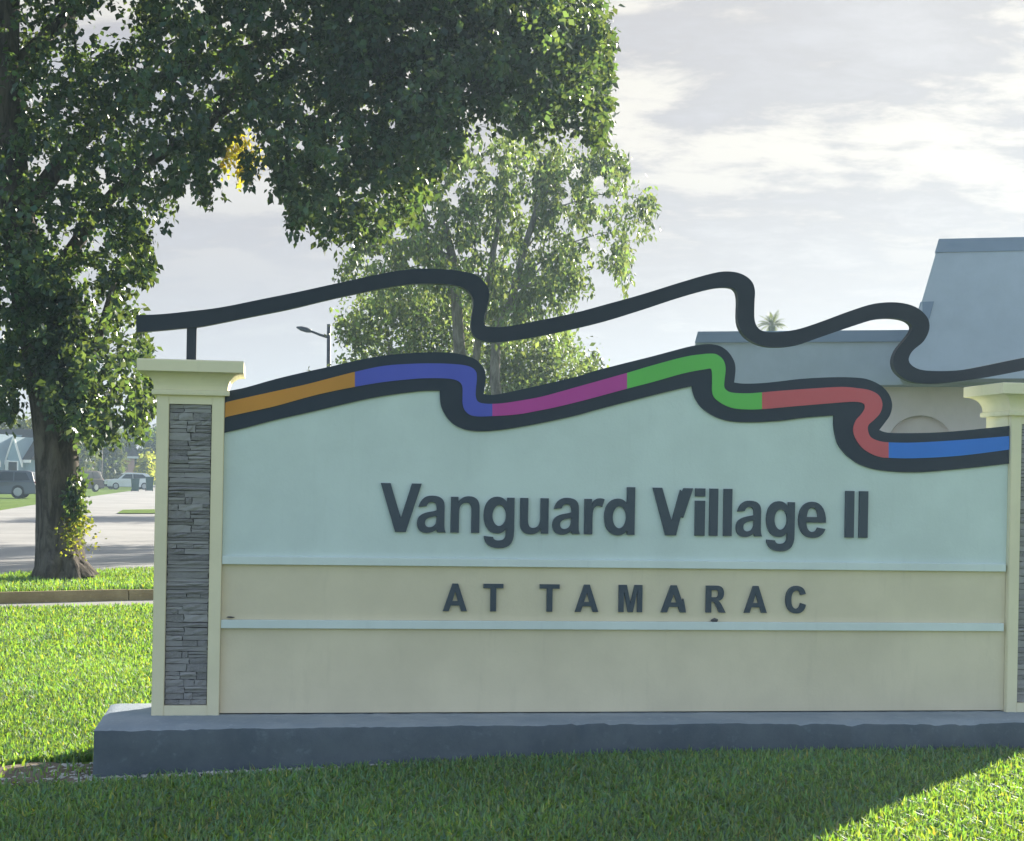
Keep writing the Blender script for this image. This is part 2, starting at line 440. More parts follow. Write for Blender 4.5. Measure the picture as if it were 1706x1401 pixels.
# base: a worn concrete plinth
fl = G(157, 1213, ZB); fr_ = G(1640, 1201, ZB); bl = G(185, 1172, ZB)
dirf = (fr_ - fl) / (fr_.x - fl.x)
XE = XR1 + 0.20
fr = fl + dirf * (XE - fl.x); br = Vector((XE - 0.05, bl.y, ZB))
nx, ny = 190, 12
def wander(n, amp, k, seed):
    r_ = np.random.default_rng(seed); v = np.zeros(n)
    for w, a in k:
        kn_ = r_.normal(0, a, n // w + 3); v += np.interp(np.arange(n) / w, np.arange(len(kn_)), kn_)
    return v * amp
WZ = wander(nx + 1, 1.0, ((40, .0045), (11, .002), (3, .0012), (1, .0006)), 4); WY_ = wander(nx + 1, 1.0, ((30, .004), (6, .003), (2, .002)), 9)
for k_ in range(9):                                    # knocked-off chips along the arris
    c_ = int(np.random.default_rng(k_).integers(3, nx - 3)); WZ[c_] -= .009; WY_[c_] += .008; WZ[c_ + 1] -= .005; WY_[c_ + 1] += .005
bm = bmesh.new()
grid = []
for j in range(ny + 1):
    row = []
    for i in range(nx + 1):
        s, t = i / nx, j / ny
        p = fl.lerp(fr, s).lerp(bl.lerp(br, s), t)
        edge = 1.0 if j == 0 else 0.0
        p.z = ZB - (0.009 if (j == 0 or i == 0) else 0) + WZ[i] * edge + random.uniform(-.002, .002)
        p.y += WY_[i] * edge
        row.append(bm.verts.new(p))
    grid.append(row)
for j in range(ny):
    for i in range(nx): bm.faces.new((grid[j][i], grid[j][i + 1], grid[j + 1][i + 1], grid[j + 1][i]))
RIM = [v.co.copy() for v in grid[0]] + [grid[j][nx].co.copy() for j in range(1, ny + 1)] + [grid[ny][i].co.copy() for i in range(nx - 1, -1, -1)] + [grid[j][0].co.copy() for j in range(ny - 1, 0, -1)]
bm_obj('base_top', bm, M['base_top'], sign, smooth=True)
bm = bmesh.new()
ring = RIM
levels = [0.0, -0.012, -0.10, -0.2, -0.30, -0.45]
rows = []
cen = (fl + fr + bl + br) / 4
for k, dz in enumerate(levels):
    row = []
    for i, p in enumerate(ring):
        o = (p - cen); o.z = 0; o.normalize()
        bulge = (0.0, 0.006, 0.008, 0.010, 0.016, 0.02)[k]
        w = random.uniform(-.003, .003) * (k > 0)
        row.append(bm.verts.new((p.x + (0 if i <= nx else o.x * bulge), p.y + (-bulge + w if i <= nx else o.y * bulge), p.z + dz)))
    rows.append(row)
for a, b in zip(rows, rows[1:]):
    for i in range(len(ring)):
        j = (i + 1) % len(ring); bm.faces.new((a[i], a[j], b[j], b[i]))
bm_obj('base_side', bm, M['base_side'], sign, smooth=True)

# stone pieces: a few shared shapes
def stone_mesh(k):
    bm = bmesh.new(); r = random.Random(k)
    nx_, nz_ = 3, 2
    def vtx(i, j, y):
        e = (i in (0, nx_)) or (j in (0, nz_))
        return (i / nx_ - 0.5 + r.uniform(-.03, .03) * (i in (0, nx_)), y + (r.uniform(-.32, .32) if not e else r.uniform(0.0, .25)), j / nz_ - 0.5 + r.uniform(-.07, .07))
    front = [[bm.verts.new(vtx(i, j, -0.5)) for i in range(nx_ + 1)] for j in range(nz_ + 1)]
    for j in range(nz_):
        for i in range(nx_): bm.faces.new((front[j][i], front[j][i + 1], front[j + 1][i + 1], front[j + 1][i]))
    rim = front[0] + [front[j][nx_] for j in range(1, nz_ + 1)] + front[nz_][::-1][1:] + [front[j][0] for j in range(nz_ - 1, 0, -1)]
    back = [bm.verts.new((v.co.x, 0.5, v.co.z)) for v in rim]
    for i in range(len(rim)):
        j = (i + 1) % len(rim); bm.faces.new((rim[i], back[i], back[j], rim[j]))
    bmesh.ops.recalc_face_normals(bm, faces=bm.faces[:])
    me = bpy.data.meshes.new('stone'); bm.to_mesh(me); bm.free(); me.materials.append(M['stone']); return me
STONES = [stone_mesh(k) for k in range(9)]

def make_pillar(x0, seed):
    r = random.Random(seed)
    pl = empty('pillar', (x0, 0, ZB)); pl.parent = sign
    H = ZC - ZB
    s = PW / 114.0                                   # metres to a photo pixel here
    shaft_top = H - 59 * s
    o0, o1 = 21 * s, PW - 21 * s
    zb0, zt0 = 17 * s, H - 74 * s
    bm = bmesh.new()
    box(bm, 0, PW, 0.040, PD, 0, shaft_top)
    box(bm, 0, o0, 0, 0.040, 0, shaft_top); box(bm, o1, PW, 0, 0.040, 0, shaft_top)
    box(bm, o0, o1, 0.0015, 0.040, 0, zb0); box(bm, o0, o1, 0.0015, 0.040, zt0, shaft_top)
    bmesh.ops.bevel(bm, geom=[e for e in bm.edges if abs(e.verts[0].co.z - e.verts[1].co.z) > 0.2], offset=0.004, segments=2, affect='EDGES')
    bm_obj('shaft', bm, M['cream'], pl)
    box_obj('backing', o0, o1, 0.034, 0.0385, zb0, zt0, M['mortar'], pl)
    # cap: bead, cove and slab
    prof = [(0.002, shaft_top), (8 * s, shaft_top + 0.001), (8.5 * s, shaft_top + 4 * s), (8 * s, shaft_top + 8 * s), (5 * s, shaft_top + 9.5 * s)]
    c0, c1, a0, a1 = shaft_top + 11 * s, H - 21 * s, 5 * s, 28 * s
    for k in range(9):
        th = k / 8 * math.pi / 2
        prof.append((a1 - (a1 - a0) * math.cos(th), c0 + (c1 - c0) * math.sin(th)))
    prof += [(32 * s, H - 20 * s), (32 * s, H - 0.006), (31 * s, H), (0.0, H + 0.002)]
    bm = bmesh.new(); rings = []
    for o, z in prof:
        rings.append([bm.verts.new(q) for q in ((-o, -o, z), (PW + o, -o, z), (PW + o, PD + o, z), (-o, PD + o, z))])
    for a, b in zip(rings, rings[1:]):
        for i in range(4): bm.faces.new((a[i], a[(i + 1) % 4], b[(i + 1) % 4], b[i]))
    bm.faces.new(rings[-1]); bm.faces.new(rings[0][::-1])
    bm_obj('cap', bm, M['cream'], pl)
    z = zb0 + 0.002
    while z < zt0 - 0.012:
        h = r.choice((0.024, 0.028, 0.032, 0.036, 0.042))
        if zt0 - z - h < 0.02: h = zt0 - z - 0.002
        cuts = [o0 + 0.002]
        nn = r.choice((1, 2, 2, 2, 3))
        for k in range(1, nn): cuts.append(o0 + (o1 - o0) * (k / nn + r.uniform(-.17, .17)))
        cuts.append(o1 - 0.002)
        for a, b in zip(cuts, cuts[1:]):
            split = h > 0.035 and r.random() < 0.5
            for (za, zb_) in (((z, z + h * 0.5), (z + h * 0.5, z + h)) if split else ((z, z + h),)):
                st = bpy.data.objects.new('stone', r.choice(STONES)); link(st, pl)
                d = r.uniform(0.010, 0.026)
                st.scale = (b - a - 0.003, d, zb_ - za - 0.003)
                st.location = ((a + b) / 2, 0.035 - d / 2, (za + zb_) / 2)
                if r.random() < 0.5: st.rotation_euler = (0, math.pi, 0)
        z += h
    return pl
make_pillar(XL0, 3); make_pillar(XR0, 5)

# outlines of the wave, read off the face of the sign
T_px = [(371, 653.5), (382, 652.2), (409.8, 646.7), (459.6, 632.7), (509.5, 620.8), (549.3, 612.2), (599, 600.9), (639, 593.9), (690, 589.2), (729, 588.4), (758.8, 590), (785, 597), (798, 605.3), (806.4, 617.6), (808.8, 632.4), (807.2, 645.5), (805.5, 657.8), (819.5, 659.2), (844, 655.3), (877, 648), (909.8, 640.6), (959, 629), (989, 619.5), (1038.5, 606.8), (1087.7, 594.5), (1137, 581.3), (1158, 576.8), (1180, 574.6), (1198, 577.8), (1212, 587.5), (1221.8, 602.7), (1224.2, 615.8), (1223, 630.6), (1221.8, 638.5), (1238, 640.4), (1267.7, 639.6), (1300.5, 636.3), (1333.4, 632.5), (1383, 629.8), (1425.8, 630.5), (1447.3, 634.3), (1466.6, 644), (1479.5, 658), (1484.8, 675), (1481.6, 692), (1473, 705), (1463.4, 717.5), (1477, 721.9), (1511.6, 722.7), (1554.5, 721.9), (1597.5, 719), (1640, 714.8), (1682, 710.6)]
T_c = (16, 33, 46)
C1_px = [(371, 671.5), (409.8, 662.6), (459.6, 651.7), (509.5, 640.7), (559.3, 627.8), (591, 619.8), (639, 609.8), (690, 606.2), (729, 605.8), (762, 607.4), (781.8, 611), (791.6, 618.4), (793.8, 629), (792.3, 647), (792, 660), (795, 668.5), (803, 672), (819.5, 673), (844, 671), (893.4, 662.7), (926, 654.5), (959, 645.2), (989, 636.8), (1043.4, 621.5), (1087.7, 608.4), (1137, 595.3), (1165, 590.8), (1186, 589.5), (1196, 592.8), (1204, 601), (1207.3, 614.2), (1205.5, 633.9), (1205, 644), (1208.5, 650), (1218.5, 654.4), (1243, 655.5), (1267.7, 653.9), (1300.5, 651), (1349.8, 647.5), (1399, 644.8), (1425.8, 646.8), (1447.3, 650.4), (1462.3, 659), (1468, 673), (1464.4, 688), (1453.7, 700), (1445, 708), (1444, 717), (1448.3, 727.7), (1460, 734), (1478.4, 736.9), (1522.4, 737.3), (1597.5, 733), (1679, 726.6)]
C2_px = [(371, 696), (409.8, 687.5), (459.6, 676.6), (509.5, 662.6), (549.3, 653), (591, 644.7), (639, 636.7), (690, 631.4), (712.8, 630.4), (745.6, 631), (762, 634.8), (769.4, 643), (770, 658.6), (770, 671.8), (773.5, 683.2), (781.8, 691), (794.9, 693.9), (819.5, 693.4), (860.5, 690.6), (893.4, 684.9), (926, 678.3), (959, 670.4), (989, 662.6), (1043.4, 647.8), (1087.7, 636.3), (1137, 622.4), (1174.7, 615.3), (1183.7, 616), (1185, 633.9), (1184.8, 650), (1187, 660), (1193, 667), (1205.3, 674.9), (1221.8, 680.6), (1243, 682.3), (1267.7, 681.8), (1317, 677.5), (1383, 671.9), (1421.5, 669.5), (1436.5, 672.5), (1438.7, 680.5), (1432.3, 691), (1424.7, 699.5), (1419.6, 713.7), (1422.6, 728.7), (1434.4, 745.9), (1451.6, 757), (1466, 761.5), (1478.4, 762.8), (1522.4, 763.5), (1597.5, 759.2), (1679, 749)]
B_px = [(371, 721.4), (409.8, 712.5), (459.6, 699.5), (519.4, 686), (559.3, 676.6), (615, 664), (659, 656.7), (698.8, 652), (712.8, 651.2), (732.5, 651), (733.3, 668.5), (736.6, 681.6), (745.6, 697), (758.8, 709), (778.5, 716.5), (803, 718.5), (836, 716), (877, 709.5), (918, 701.3), (959, 692.3), (989, 684), (1038.5, 671), (1087.7, 658.5), (1128.7, 648.6), (1151.8, 643.6), (1154, 655), (1159, 666.7), (1169, 680), (1186, 692), (1205.3, 699.5), (1226.7, 703), (1259.5, 703.6), (1300.5, 701), (1341.6, 695.8), (1388, 692.4), (1388, 711.6), (1393.6, 737), (1405, 754), (1418, 765.5), (1436.5, 776), (1468.7, 784), (1522.4, 787), (1576, 783.4), (1629.6, 778), (1679, 772.4)]
B_c = (9, 24, 34)
PY = 0.034                                           # face of the sign panel
def proj(pts, y): return [(q.x, q.z) for q in (P(a, b, y) for a, b in pts)]
zr1t, zr1b = P(372, 926, PY).z, P(372, 939.5, PY).z
zr2t, zr2b = P(372, 1032, PY).z, P(372, 1046, PY).z
xa, xb = XL1 + 0.001, XR0 - 0.001
def clampx(pts): return [(min(max(x, xa), xb), z) for x, z in pts]
Tw = clampx(proj(spline(T_px, 4, T_c), PY)); Bw = clampx(proj(spline(B_px, 4, B_c), PY))
Tw[0] = (xa, Tw[0][1]); Tw[-1] = (xb, Tw[-1][1])
panel = prism('upper_panel', [(xa, zr1b + 0.004)] + [(xb, zr1b + 0.004)] + Tw[::-1], PY, PY + 0.16, M['teal'], sign)
mid = box_obj('middle_panel', xa, xb, PY + 0.004, PY + 0.15, zr2b + 0.004, zr1b + 0.003, M['tan'], sign)
box_obj('lower_panel', xa, xb, PY + 0.004, PY + 0.15, ZB + 0.007, zr2b + 0.003, M['tan'], sign)
box_obj('rail', xa, xb - 0.012, PY - 0.026, PY + 0.0, zr1b, zr1t, M['rail'], sign, 0.003)
box_obj('rail', xa, xb - 0.018, PY - 0.026, PY + 0.002, zr2b, zr2t, M['rail'], sign, 0.003)
# dark outline of the wave, then the coloured lengths set on it
def clampin(pts, e): return [(min(max(x, xa + e), xb - e), z) for x, z in pts]
Tn = [(x, z + 0.004) for x, z in clampin(proj(spline(T_px, 4, T_c), PY), .0005)]
border = prism('wave_border', clampin(Bw, .0005) + Tn[::-1], PY - 0.014, PY - 0.0005, M['navy'], sign)
cuts = [371, 591, 819.5, 1043.4, 1267.7, 1478.4, 1679]
names = ['orange', 'indigo', 'magenta', 'green', 'red', 'blue']
def between(pts, a, b):
    i = [k for k, p in enumerate(pts) if abs(p[0] - a) < 0.05][0]; j = [k for k, p in enumerate(pts) if abs(p[0] - b) < 0.05][-1]
    return spline(pts, 4)[i * 4:j * 4 + 1]
for nm, a, b in zip(names, cuts, cuts[1:]):
    up = clampin(proj(between(C1_px, a, b), PY), .002); lo = clampin(proj(between(C2_px, a, b), PY), .002)
    tag(prism('stripe', lo + up[::-1], PY - 0.020, PY - 0.0135, M[nm], sign), nm + ' length of the wave stripe')
# the free-standing dark ribbon above
U_px = [(227, 524.8), (267.4, 523.3), (310.5, 519), (368, 511.9), (439.8, 497.5), (497, 486), (569, 470.2), (640.8, 454.8), (672, 449.8), (709, 447.2), (758.5, 450.2), (790.5, 457), (807.7, 470.6), (815, 486), (812, 508.8), (806.5, 528.5), (807.5, 540.8), (817.6, 544.5), (844.6, 543.7), (893.9, 534.6), (955.4, 521.6), (1017, 505), (1069, 490.5), (1135.7, 469.8), (1185, 455.7), (1211.5, 452), (1234.2, 455.7), (1251.2, 467), (1257.7, 483), (1257, 505), (1257.5, 534), (1266.4, 549), (1287, 553.6), (1325, 549.3), (1363, 537.9), (1419.7, 517), (1457.6, 505.7), (1495.4, 503.8), (1525.7, 511.4), (1544.7, 528.4), (1548.4, 547.4), (1539, 568.2), (1520, 585), (1514, 600.4), (1523.8, 611.8), (1544.7, 617.4), (1590, 617.4), (1628, 611.8), (1706, 595.8), (1780, 583), (1835, 577)]
L_px = [(227, 553.5), (267, 550.5), (310.5, 546.3), (339, 543.4), (411, 529), (482.8, 514.7), (554.6, 497.5), (626.4, 482.5), (660, 476.3), (697, 472.5), (746, 473.8), (770.8, 479.2), (785.6, 491.5), (789, 506.3), (786, 528.5), (785, 548), (793, 563), (812.6, 569.5), (832, 569.8), (881.6, 563), (943, 550.6), (1004.7, 535.9), (1069, 516.3), (1135.7, 494.4), (1185, 481), (1211.5, 478.6), (1224.5, 483), (1229.5, 498), (1229.5, 536), (1240, 558.7), (1260.7, 572.6), (1287, 578.4), (1325, 575.8), (1363, 563), (1419.7, 543.6), (1457.6, 532.2), (1487.9, 530.3), (1510.6, 535), (1520, 546), (1510.6, 562.5), (1494, 583.3), (1488, 604.2), (1496, 622.5), (1518.2, 635.8), (1552, 639.4), (1590, 636.4), (1647, 628), (1706, 617), (1780, 604), (1835, 598)]
RY = 0.15
Uw = proj(spline(U_px, 4), RY); Lw = proj(spline(L_px, 4), RY)
prism('ribbon', Lw + Uw[::-1], RY, RY + 0.05, M['iron'], sign)
p0, p1 = P(311, 560, RY + .01), P(327.5, 560, RY + .01)
box_obj('ribbon_post', p0.x, p1.x, RY + 0.008, RY + 0.042, ZC + 0.001, P(319, 534, RY).z, M['iron'], sign, 0.003)
box_obj('post_foot', p0.x - 0.018, p1.x + 0.012, RY - 0.01, RY + 0.06, ZC + 0.0005, ZC + 0.012, M['iron'], sign)
xq = XR0 + 0.19
box_obj('ribbon_post', xq, xq + 0.05, RY + 0.008, RY + 0.042, ZC + 0.001, P(1760, 596, RY).z, M['iron'], sign, 0.003)

# ---- lettering, one solid letter at a time
def contour(x0, *segs):
    pts = [x0]
    for g in segs:
        if len(g) == 2: pts.append(g)
        else:
            p0 = pts[-1]; c1, c2, p3 = g
            for k in range(1, 8):
                t = k / 7; u = 1 - t
                pts.append(tuple(u ** 3 * p0[i] + 3 * u * u * t * c1[i] + 3 * u * t * t * c2[i] + t ** 3 * p3[i] for i in (0, 1)))
    return pts
def oval(cx, cy, rx, ry, n=24): return [(cx + rx * math.cos(2 * math.pi * k / n), cy - ry * math.sin(2 * math.pi * k / n)) for k in range(n)]
_n = contour((0, 0), (0, 740), (150, 740), (150, 632), ((200, 712), (275, 757), (372, 757)), ((510, 757), (590, 675), (590, 520)), (590, 0), (425, 0), (425, 455), ((425, 570), (390, 622), (318, 622)), ((225, 622), (167, 560), (167, 420)), (167, 0))
GLYPH = {          # bold grotesque capitals and small letters, 1000 units to the capital height
 'V': [[(0, 1000), (200, 1000), (426, 285), (643, 1000), (843, 1000), (530, 0), (310, 0)]],
 'v': [[(0, 1000), (195, 1000), (405, 300), (575, 965), (612, 925), (650, 1000), (843, 1000), (650, 380), (625, 372), (608, 408), (585, 370), (500, 0), (280, 0)]],
 'I': [[(0, 0), (0, 1000), (165, 1000), (165, 0)]], 'l': [[(0, 0), (0, 1000), (165, 1000), (165, 0)]],
 'i': [[(0, 0), (0, 740), (165, 740), (165, 0)], [(0, 828), (0, 1000), (165, 1000), (165, 828)]],
 'n': [_n], 'u': [[(590 - x, 740 - y) for x, y in _n]],
 'r': [contour((0, 0), (0, 740), (150, 740), (150, 630), ((190, 720), (250, 757), (320, 757)), ((355, 757), (385, 750), (410, 735)), (362, 575), ((335, 590), (310, 597), (285, 597)), ((205, 597), (167, 535), (167, 390)), (167, 0))],
 'd': [contour((627, 0), (627, 1000), (462, 1000), (462, 655), ((420, 722), (355, 757), (280, 757)), ((115, 757), (0, 610), (0, 370)), ((0, 130), (115, -17), (280, -17)), ((360, -17), (425, 20), (473, 95)), (473, 0)), oval(312, 365, 140, 232)],
 'g': [contour((482, 740), (633, 740), (633, 45), ((633, -205), (540, -313), (318, -313)), ((120, -313), (20, -215), (14, -61)), (200, -78), ((208, -128), (240, -150), (318, -150)), ((420, -150), (466, -110), (466, 10)), (466, 95), ((418, 25), (355, -10), (280, -10)), ((110, -10), (0, 140), (0, 375)), ((0, 610), (115, 757), (280, 757)), ((365, 757), (430, 715), (482, 640))), oval(322, 366, 142, 218)],
 'a': [contour((28, 520), ((70, 680), (160, 757), (310, 757)), ((478, 757), (568, 690), (568, 540)), (568, 180), ((568, 95), (578, 45), (600, 0)), (430, 0), ((420, 22), (413, 45), (409, 70)), ((350, 12), (280, -17), (200, -17)), ((75, -17), (0, 60), (0, 185)), ((0, 330), (90, 395), (290, 428)), ((360, 440), (395, 448), (405, 456)), (405, 490), ((405, 580), (375, 622), (300, 622)), ((245, 622), (215, 600), (190, 535))), contour((405, 345), ((385, 335), (350, 328), (300, 316)), ((205, 294), (165, 260), (165, 200)), ((165, 140), (200, 105), (262, 105)), ((345, 105), (405, 165), (405, 262)))],
 'e': [contour((567, 310), ((572, 600), (450, 757), (278, 757)), ((110, 757), (0, 605), (0, 368)), ((0, 130), (115, -17), (292, -17)), ((430, -17), (520, 50), (558, 180)), (395, 208), ((378, 140), (345, 108), (293, 108)), ((215, 108), (165, 185), (163, 310))), contour((168, 430), ((178, 560), (215, 630), (284, 630)), ((350, 630), (392, 560), (398, 430)))],
 'A': [[(0, 0), (335, 1000), (535, 1000), (870, 0), (662, 0), (592, 205), (278, 205), (208, 0)], [(333, 362), (435, 715), (537, 362)]],
 'b': [[(0, 0), (335, 1000), (535, 1000), (700, 500), (735, 440), (765, 515), (795, 440), (870, 0), (662, 0), (592, 205), (278, 205), (208, 0)], [(333, 362), (435, 690), (537, 362)]],
 'T': [[(0, 1000), (717, 1000), (717, 840), (461, 840), (461, 0), (256, 0), (256, 840), (0, 840)]],
 'M': [[(0, 0), (0, 1000), (285, 1000), (426, 330), (567, 1000), (852, 1000), (852, 0), (670, 0), (670, 780), (515, 0), (337, 0), (182, 780), (182, 0)]],
 'R': [contour((0, 0), (0, 1000), (400, 1000), ((590, 1000), (665, 880), (665, 715)), ((665, 570), (595, 470), (455, 440)), ((520, 400), (560, 340), (610, 240)), (735, 0), (500, 0), (390, 225), ((320, 370), (300, 405), (225, 405)), (200, 405), (200, 0)), contour((200, 565), (360, 565), ((430, 565), (460, 610), (460, 700)), ((460, 790), (430, 835), (370, 835)), (200, 835))],
 'C': [contour((725, 715), ((690, 910), (565, 1017), (400, 1017)), ((155, 1017), (0, 815), (0, 498)), ((0, 180), (150, -17), (390, -17)), ((580, -17), (700, 90), (740, 315)), (540, 380), ((515, 225), (470, 160), (390, 160)), ((270, 160), (205, 280), (205, 505)), ((205, 725), (275, 840), (395, 840)), ((470, 840), (515, 790), (535, 672)))],
}
def letters(text, spans, zbase, ztop, y_img, parent=None, yf=PY):
    k = (ztop - zbase) / 1000.0
    for ch, (a, b) in zip(text, spans):
        cs = GLYPH[ch]
        xs_ = [p[0] for c in cs for p in c]
        X0, X1 = P(a, y_img, PY).x, P(b, y_img, PY).x
        kx = (X1 - X0) / (max(xs_) - min(xs_))
        cs = [[(X0 + (x - min(xs_)) * kx, zbase + z * k) for x, z in c] for c in cs]
        groups = [[c] for c in cs] if ch == 'i' else [cs]
        V, Fc = [], []
        for gset in groups:
            base = len(V)
            flat = [p for c in gset for p in c]; n = len(flat)
            V += [(x, yf - 0.017, z) for x, z in flat] + [(x, yf - 0.0004, z) for x, z in flat]
            for t in tessellate_polygon([[Vector((x, z, 0)) for x, z in c] for c in gset]):
                Fc.append(tuple(base + i for i in t)); Fc.append(tuple(base + n + i for i in t[::-1]))
            o_ = base
            for c in gset:
                m_ = len(c)
                for i in range(m_):
                    j = (i + 1) % m_; Fc.append((o_ + i, o_ + j, o_ + j + n, o_ + i + n))
                o_ += m_
        bm = bmesh.new(); vv = [bm.verts.new(v) for v in V]
        for f in Fc:
            try: bm.faces.new([vv[i] for i in f])
            except ValueError: pass
        bm_obj('letter', bm, M['letter'], parent)
spans1 = [(633.4, 701.3), (694.6, 742.7), (750.8, 798.4), (805.4, 856.4), (866, 913.2), (920, 966), (973, 1006), (1006, 1056.7), (1086, 1153), (1157, 1173.4), (1181, 1195), (1204.4, 1218.4), (1225.5, 1269), (1275.7, 1322.9), (1329.2, 1374.9), (1407, 1421.5), (1430, 1444.5)]
letters('VanguardvillageII', spans1, P(665, 886, PY).z, P(665, 805, PY).z, 855, panel)
spans2 = [(738, 778), (805, 838), (898.8, 931.6), (957.7, 996.6), (1030.3, 1069.5), (1100.8, 1142.6), (1175.5, 1208.4), (1239.3, 1277), (1308, 1342)]
letters('ATTAMbRAC', spans2, P(758, 1018, PY).z, P(758, 972, PY).z, 995, mid, PY + 0.004)

for (px_, py_, w_, h_) in ((1190, 1033, .022, .012), (384, 1028, .022, .004)):  # dirt below the R; at left a dark lump added for a rail notch
    q = P(px_, py_, PY); bm = bmesh.new(); bmesh.ops.create_icosphere(bm, subdivisions=2, radius=1)
    for v in bm.verts: v.co = Vector((q.x + v.co.x * w_ * random.uniform(.8, 1.2), PY - .008 + v.co.y * .010, q.z + v.co.z * h_ * random.uniform(.8, 1.2)))
    bm_obj('dirt_notch_lump', bm, M['mortar'], sign)
# ------------------------------------------------------------------ foliage tools
def leaf_mesh(name, pts, size, mat, parent=None, droop=0.5, tint=None, width=0.5, kind=None):
    """many small folded leaves, two triangles each"""
    pts = np.asarray(pts, dtype=float); n = len(pts)
    sz = size * np.clip(RNG.lognormal(0, .30, n), .45, 1.45)
    ax = RNG.normal(size=(n, 3)); ax[:, 2] -= droop * 1.6
    ax /= np.linalg.norm(ax, axis=1)[:, None]
    nr = RNG.normal(size=(n, 3)); nr[:, 2] += 0.9
    sd_ = np.cross(ax, nr); sd_ /= (np.linalg.norm(sd_, axis=1)[:, None] + 1e-9)
    up = np.cross(sd_, ax)
    b = pts; t = pts + ax * sz[:, None]
    m_ = pts + ax * (sz * 0.45)[:, None] + up * (sz * 0.10)[:, None]
    l = m_ + sd_ * (sz * width * 0.5)[:, None]; r = m_ - sd_ * (sz * width * 0.5)[:, None]
    V = np.stack([b, l, t, r], 1).reshape(-1, 3)
    idx = np.arange(n)[:, None] * 4
    Fc = np.concatenate([idx + np.array([0, 1, 2]), idx + np.array([0, 2, 3])], 1).reshape(-1)
    me = bpy.data.meshes.new(name)
    me.vertices.add(4 * n); me.vertices.foreach_set('co', V.astype(np.float32).ravel())
    me.loops.add(6 * n); me.loops.foreach_set('vertex_index', Fc.astype(np.int32))
    me.polygons.add(2 * n); me.polygons.foreach_set('loop_start', (np.arange(2 * n) * 3).astype(np.int32))
    me.polygons.foreach_set('loop_total', np.full(2 * n, 3, np.int32))
    if tint is None:
        tv = RNG.uniform(0.65, 1.35, n)
        yl = RNG.uniform(0.9, 1.25, n)
        tint = np.stack([tv * yl, tv, tv * RNG.uniform(.7, 1.2, n), np.ones(n)], 1)
    at = me.attributes.new('tint', 'FLOAT_COLOR', 'POINT')
    at.data.foreach_set('color', np.repeat(tint, 4, 0).astype(np.float32).ravel())
    me.materials.append(mat); me.update(); me.validate()
    o = link(bpy.data.objects.new(name, me), parent)
    if kind: o['kind'] = kind
    return o
def inside(poly, x, y):
    c = np.zeros(len(x), bool); n = len(poly)
    for i in range(n):
        x0, y0 = poly[i]; x1, y1 = poly[(i + 1) % n]
        cond = (y0 > y) != (y1 > y)
        xc = (x1 - x0) * (y - y0) / ((y1 - y0) if y1 != y0 else 1e-9) + x0
        c ^= cond & (x < xc)
    return c
_R = np.array(RV); _U = np.array(UV); _F = np.array(F); _C = np.array(CAM)
def to_world(px, py, d):
    return _C + (_F + np.outer((px - CX) / FPX, _R) - np.outer((py - CY) / FPX, _U)) * d[:, None]
def gaps_for(poly, n, r0, r1, seed, dens=None):
    r_ = np.random.default_rng(seed); xs_, ys_ = [p[0] for p in poly], [p[1] for p in poly]; out = []
    while len(out) < n:
        a, b = r_.uniform(min(xs_), max(xs_)), r_.uniform(max(min(ys_), -20), max(ys_))
        if inside(poly, np.array([a]), np.array([b]))[0] and (dens is None or r_.uniform() < dens(a, b)):
            out.append((a, b, r_.uniform(r0, r1), r_.uniform(r0, r1)))
    return out
def cull(pts, T, gaps, keep=.10):
    d = pts - _C; z = d @ _F; px = CX + FPX * (d @ _R) / z; py = CY - FPX * (d @ _U) / z
    k = np.ones(len(pts), bool)
    for gx_, gy_, ra, rb in gaps:
        k &= ~((((px - gx_) / ra) ** 2 + ((py - gy_) / rb) ** 2 < 1) & (RNG.uniform(size=len(pts)) > keep))
    return pts[k], (None if T is None else T[k])
def canopy(poly, n_clump, per, depth, dspread, sig, holes=(), origin=None, droop_y=1.5):
    """leaf positions in clumps through a crown volume whose outline is the given shape at its distance"""
    xs_, ys_ = [p[0] for p in poly], [p[1] for p in poly]
    cx = np.empty(0); cy = np.empty(0)
    while len(cx) < n_clump:
        a = RNG.uniform(min(xs_), max(xs_), n_clump); b = RNG.uniform(min(ys_), max(ys_), n_clump)
        k = inside(poly, a, b)
        for hx, hy, hrx, hry, keep in holes:
            k &= ~((((a - hx) / hrx) ** 2 + ((b - hy) / hry) ** 2 < 1) & (RNG.uniform(size=n_clump) > keep))
        cx = np.append(cx, a[k]); cy = np.append(cy, b[k])
    cx, cy = cx[:n_clump], cy[:n_clump]
    dd = depth + RNG.normal(0, dspread, n_clump)
    cnt = RNG.integers(int(per * .5), int(per * 1.5), n_clump)
    C = to_world(cx, cy, dd)
    tint = RNG.uniform(0.5, 1.5, n_clump)
    pts = np.repeat(C, cnt, 0); m = len(pts)
    s = sig * depth / FPX
    pts = pts + RNG.normal(0, 1, (m, 3)) * np.array([s, s, s * droop_y])
    tv = np.repeat(tint, cnt) * RNG.uniform(0.75, 1.25, m)
    yl = RNG.uniform(0.9, 1.25, m)
    T = np.stack([tv * yl, tv, tv * RNG.uniform(.75, 1.15, m), np.ones(m)], 1)
    return pts, T
def strands(tops, depth, dspread, length, per, jitter):
    """hanging leafy twigs from given points"""
    out = []
    for (x, y) in tops:
        d = depth + RNG.normal(0, dspread)
        p = np.array(AT(x, y, d)); L = length * RNG.uniform(.5, 1.2)
        k = int(per * L / length) + 3
        t = np.sort(RNG.uniform(0, 1, k))
        q = p + np.stack([np.cumsum(RNG.normal(0, .012, k)), np.cumsum(RNG.normal(0, .012, k)), -t * L], 1)
        out.append(q + RNG.normal(0, jitter, (k, 3)))
    return np.concatenate(out)

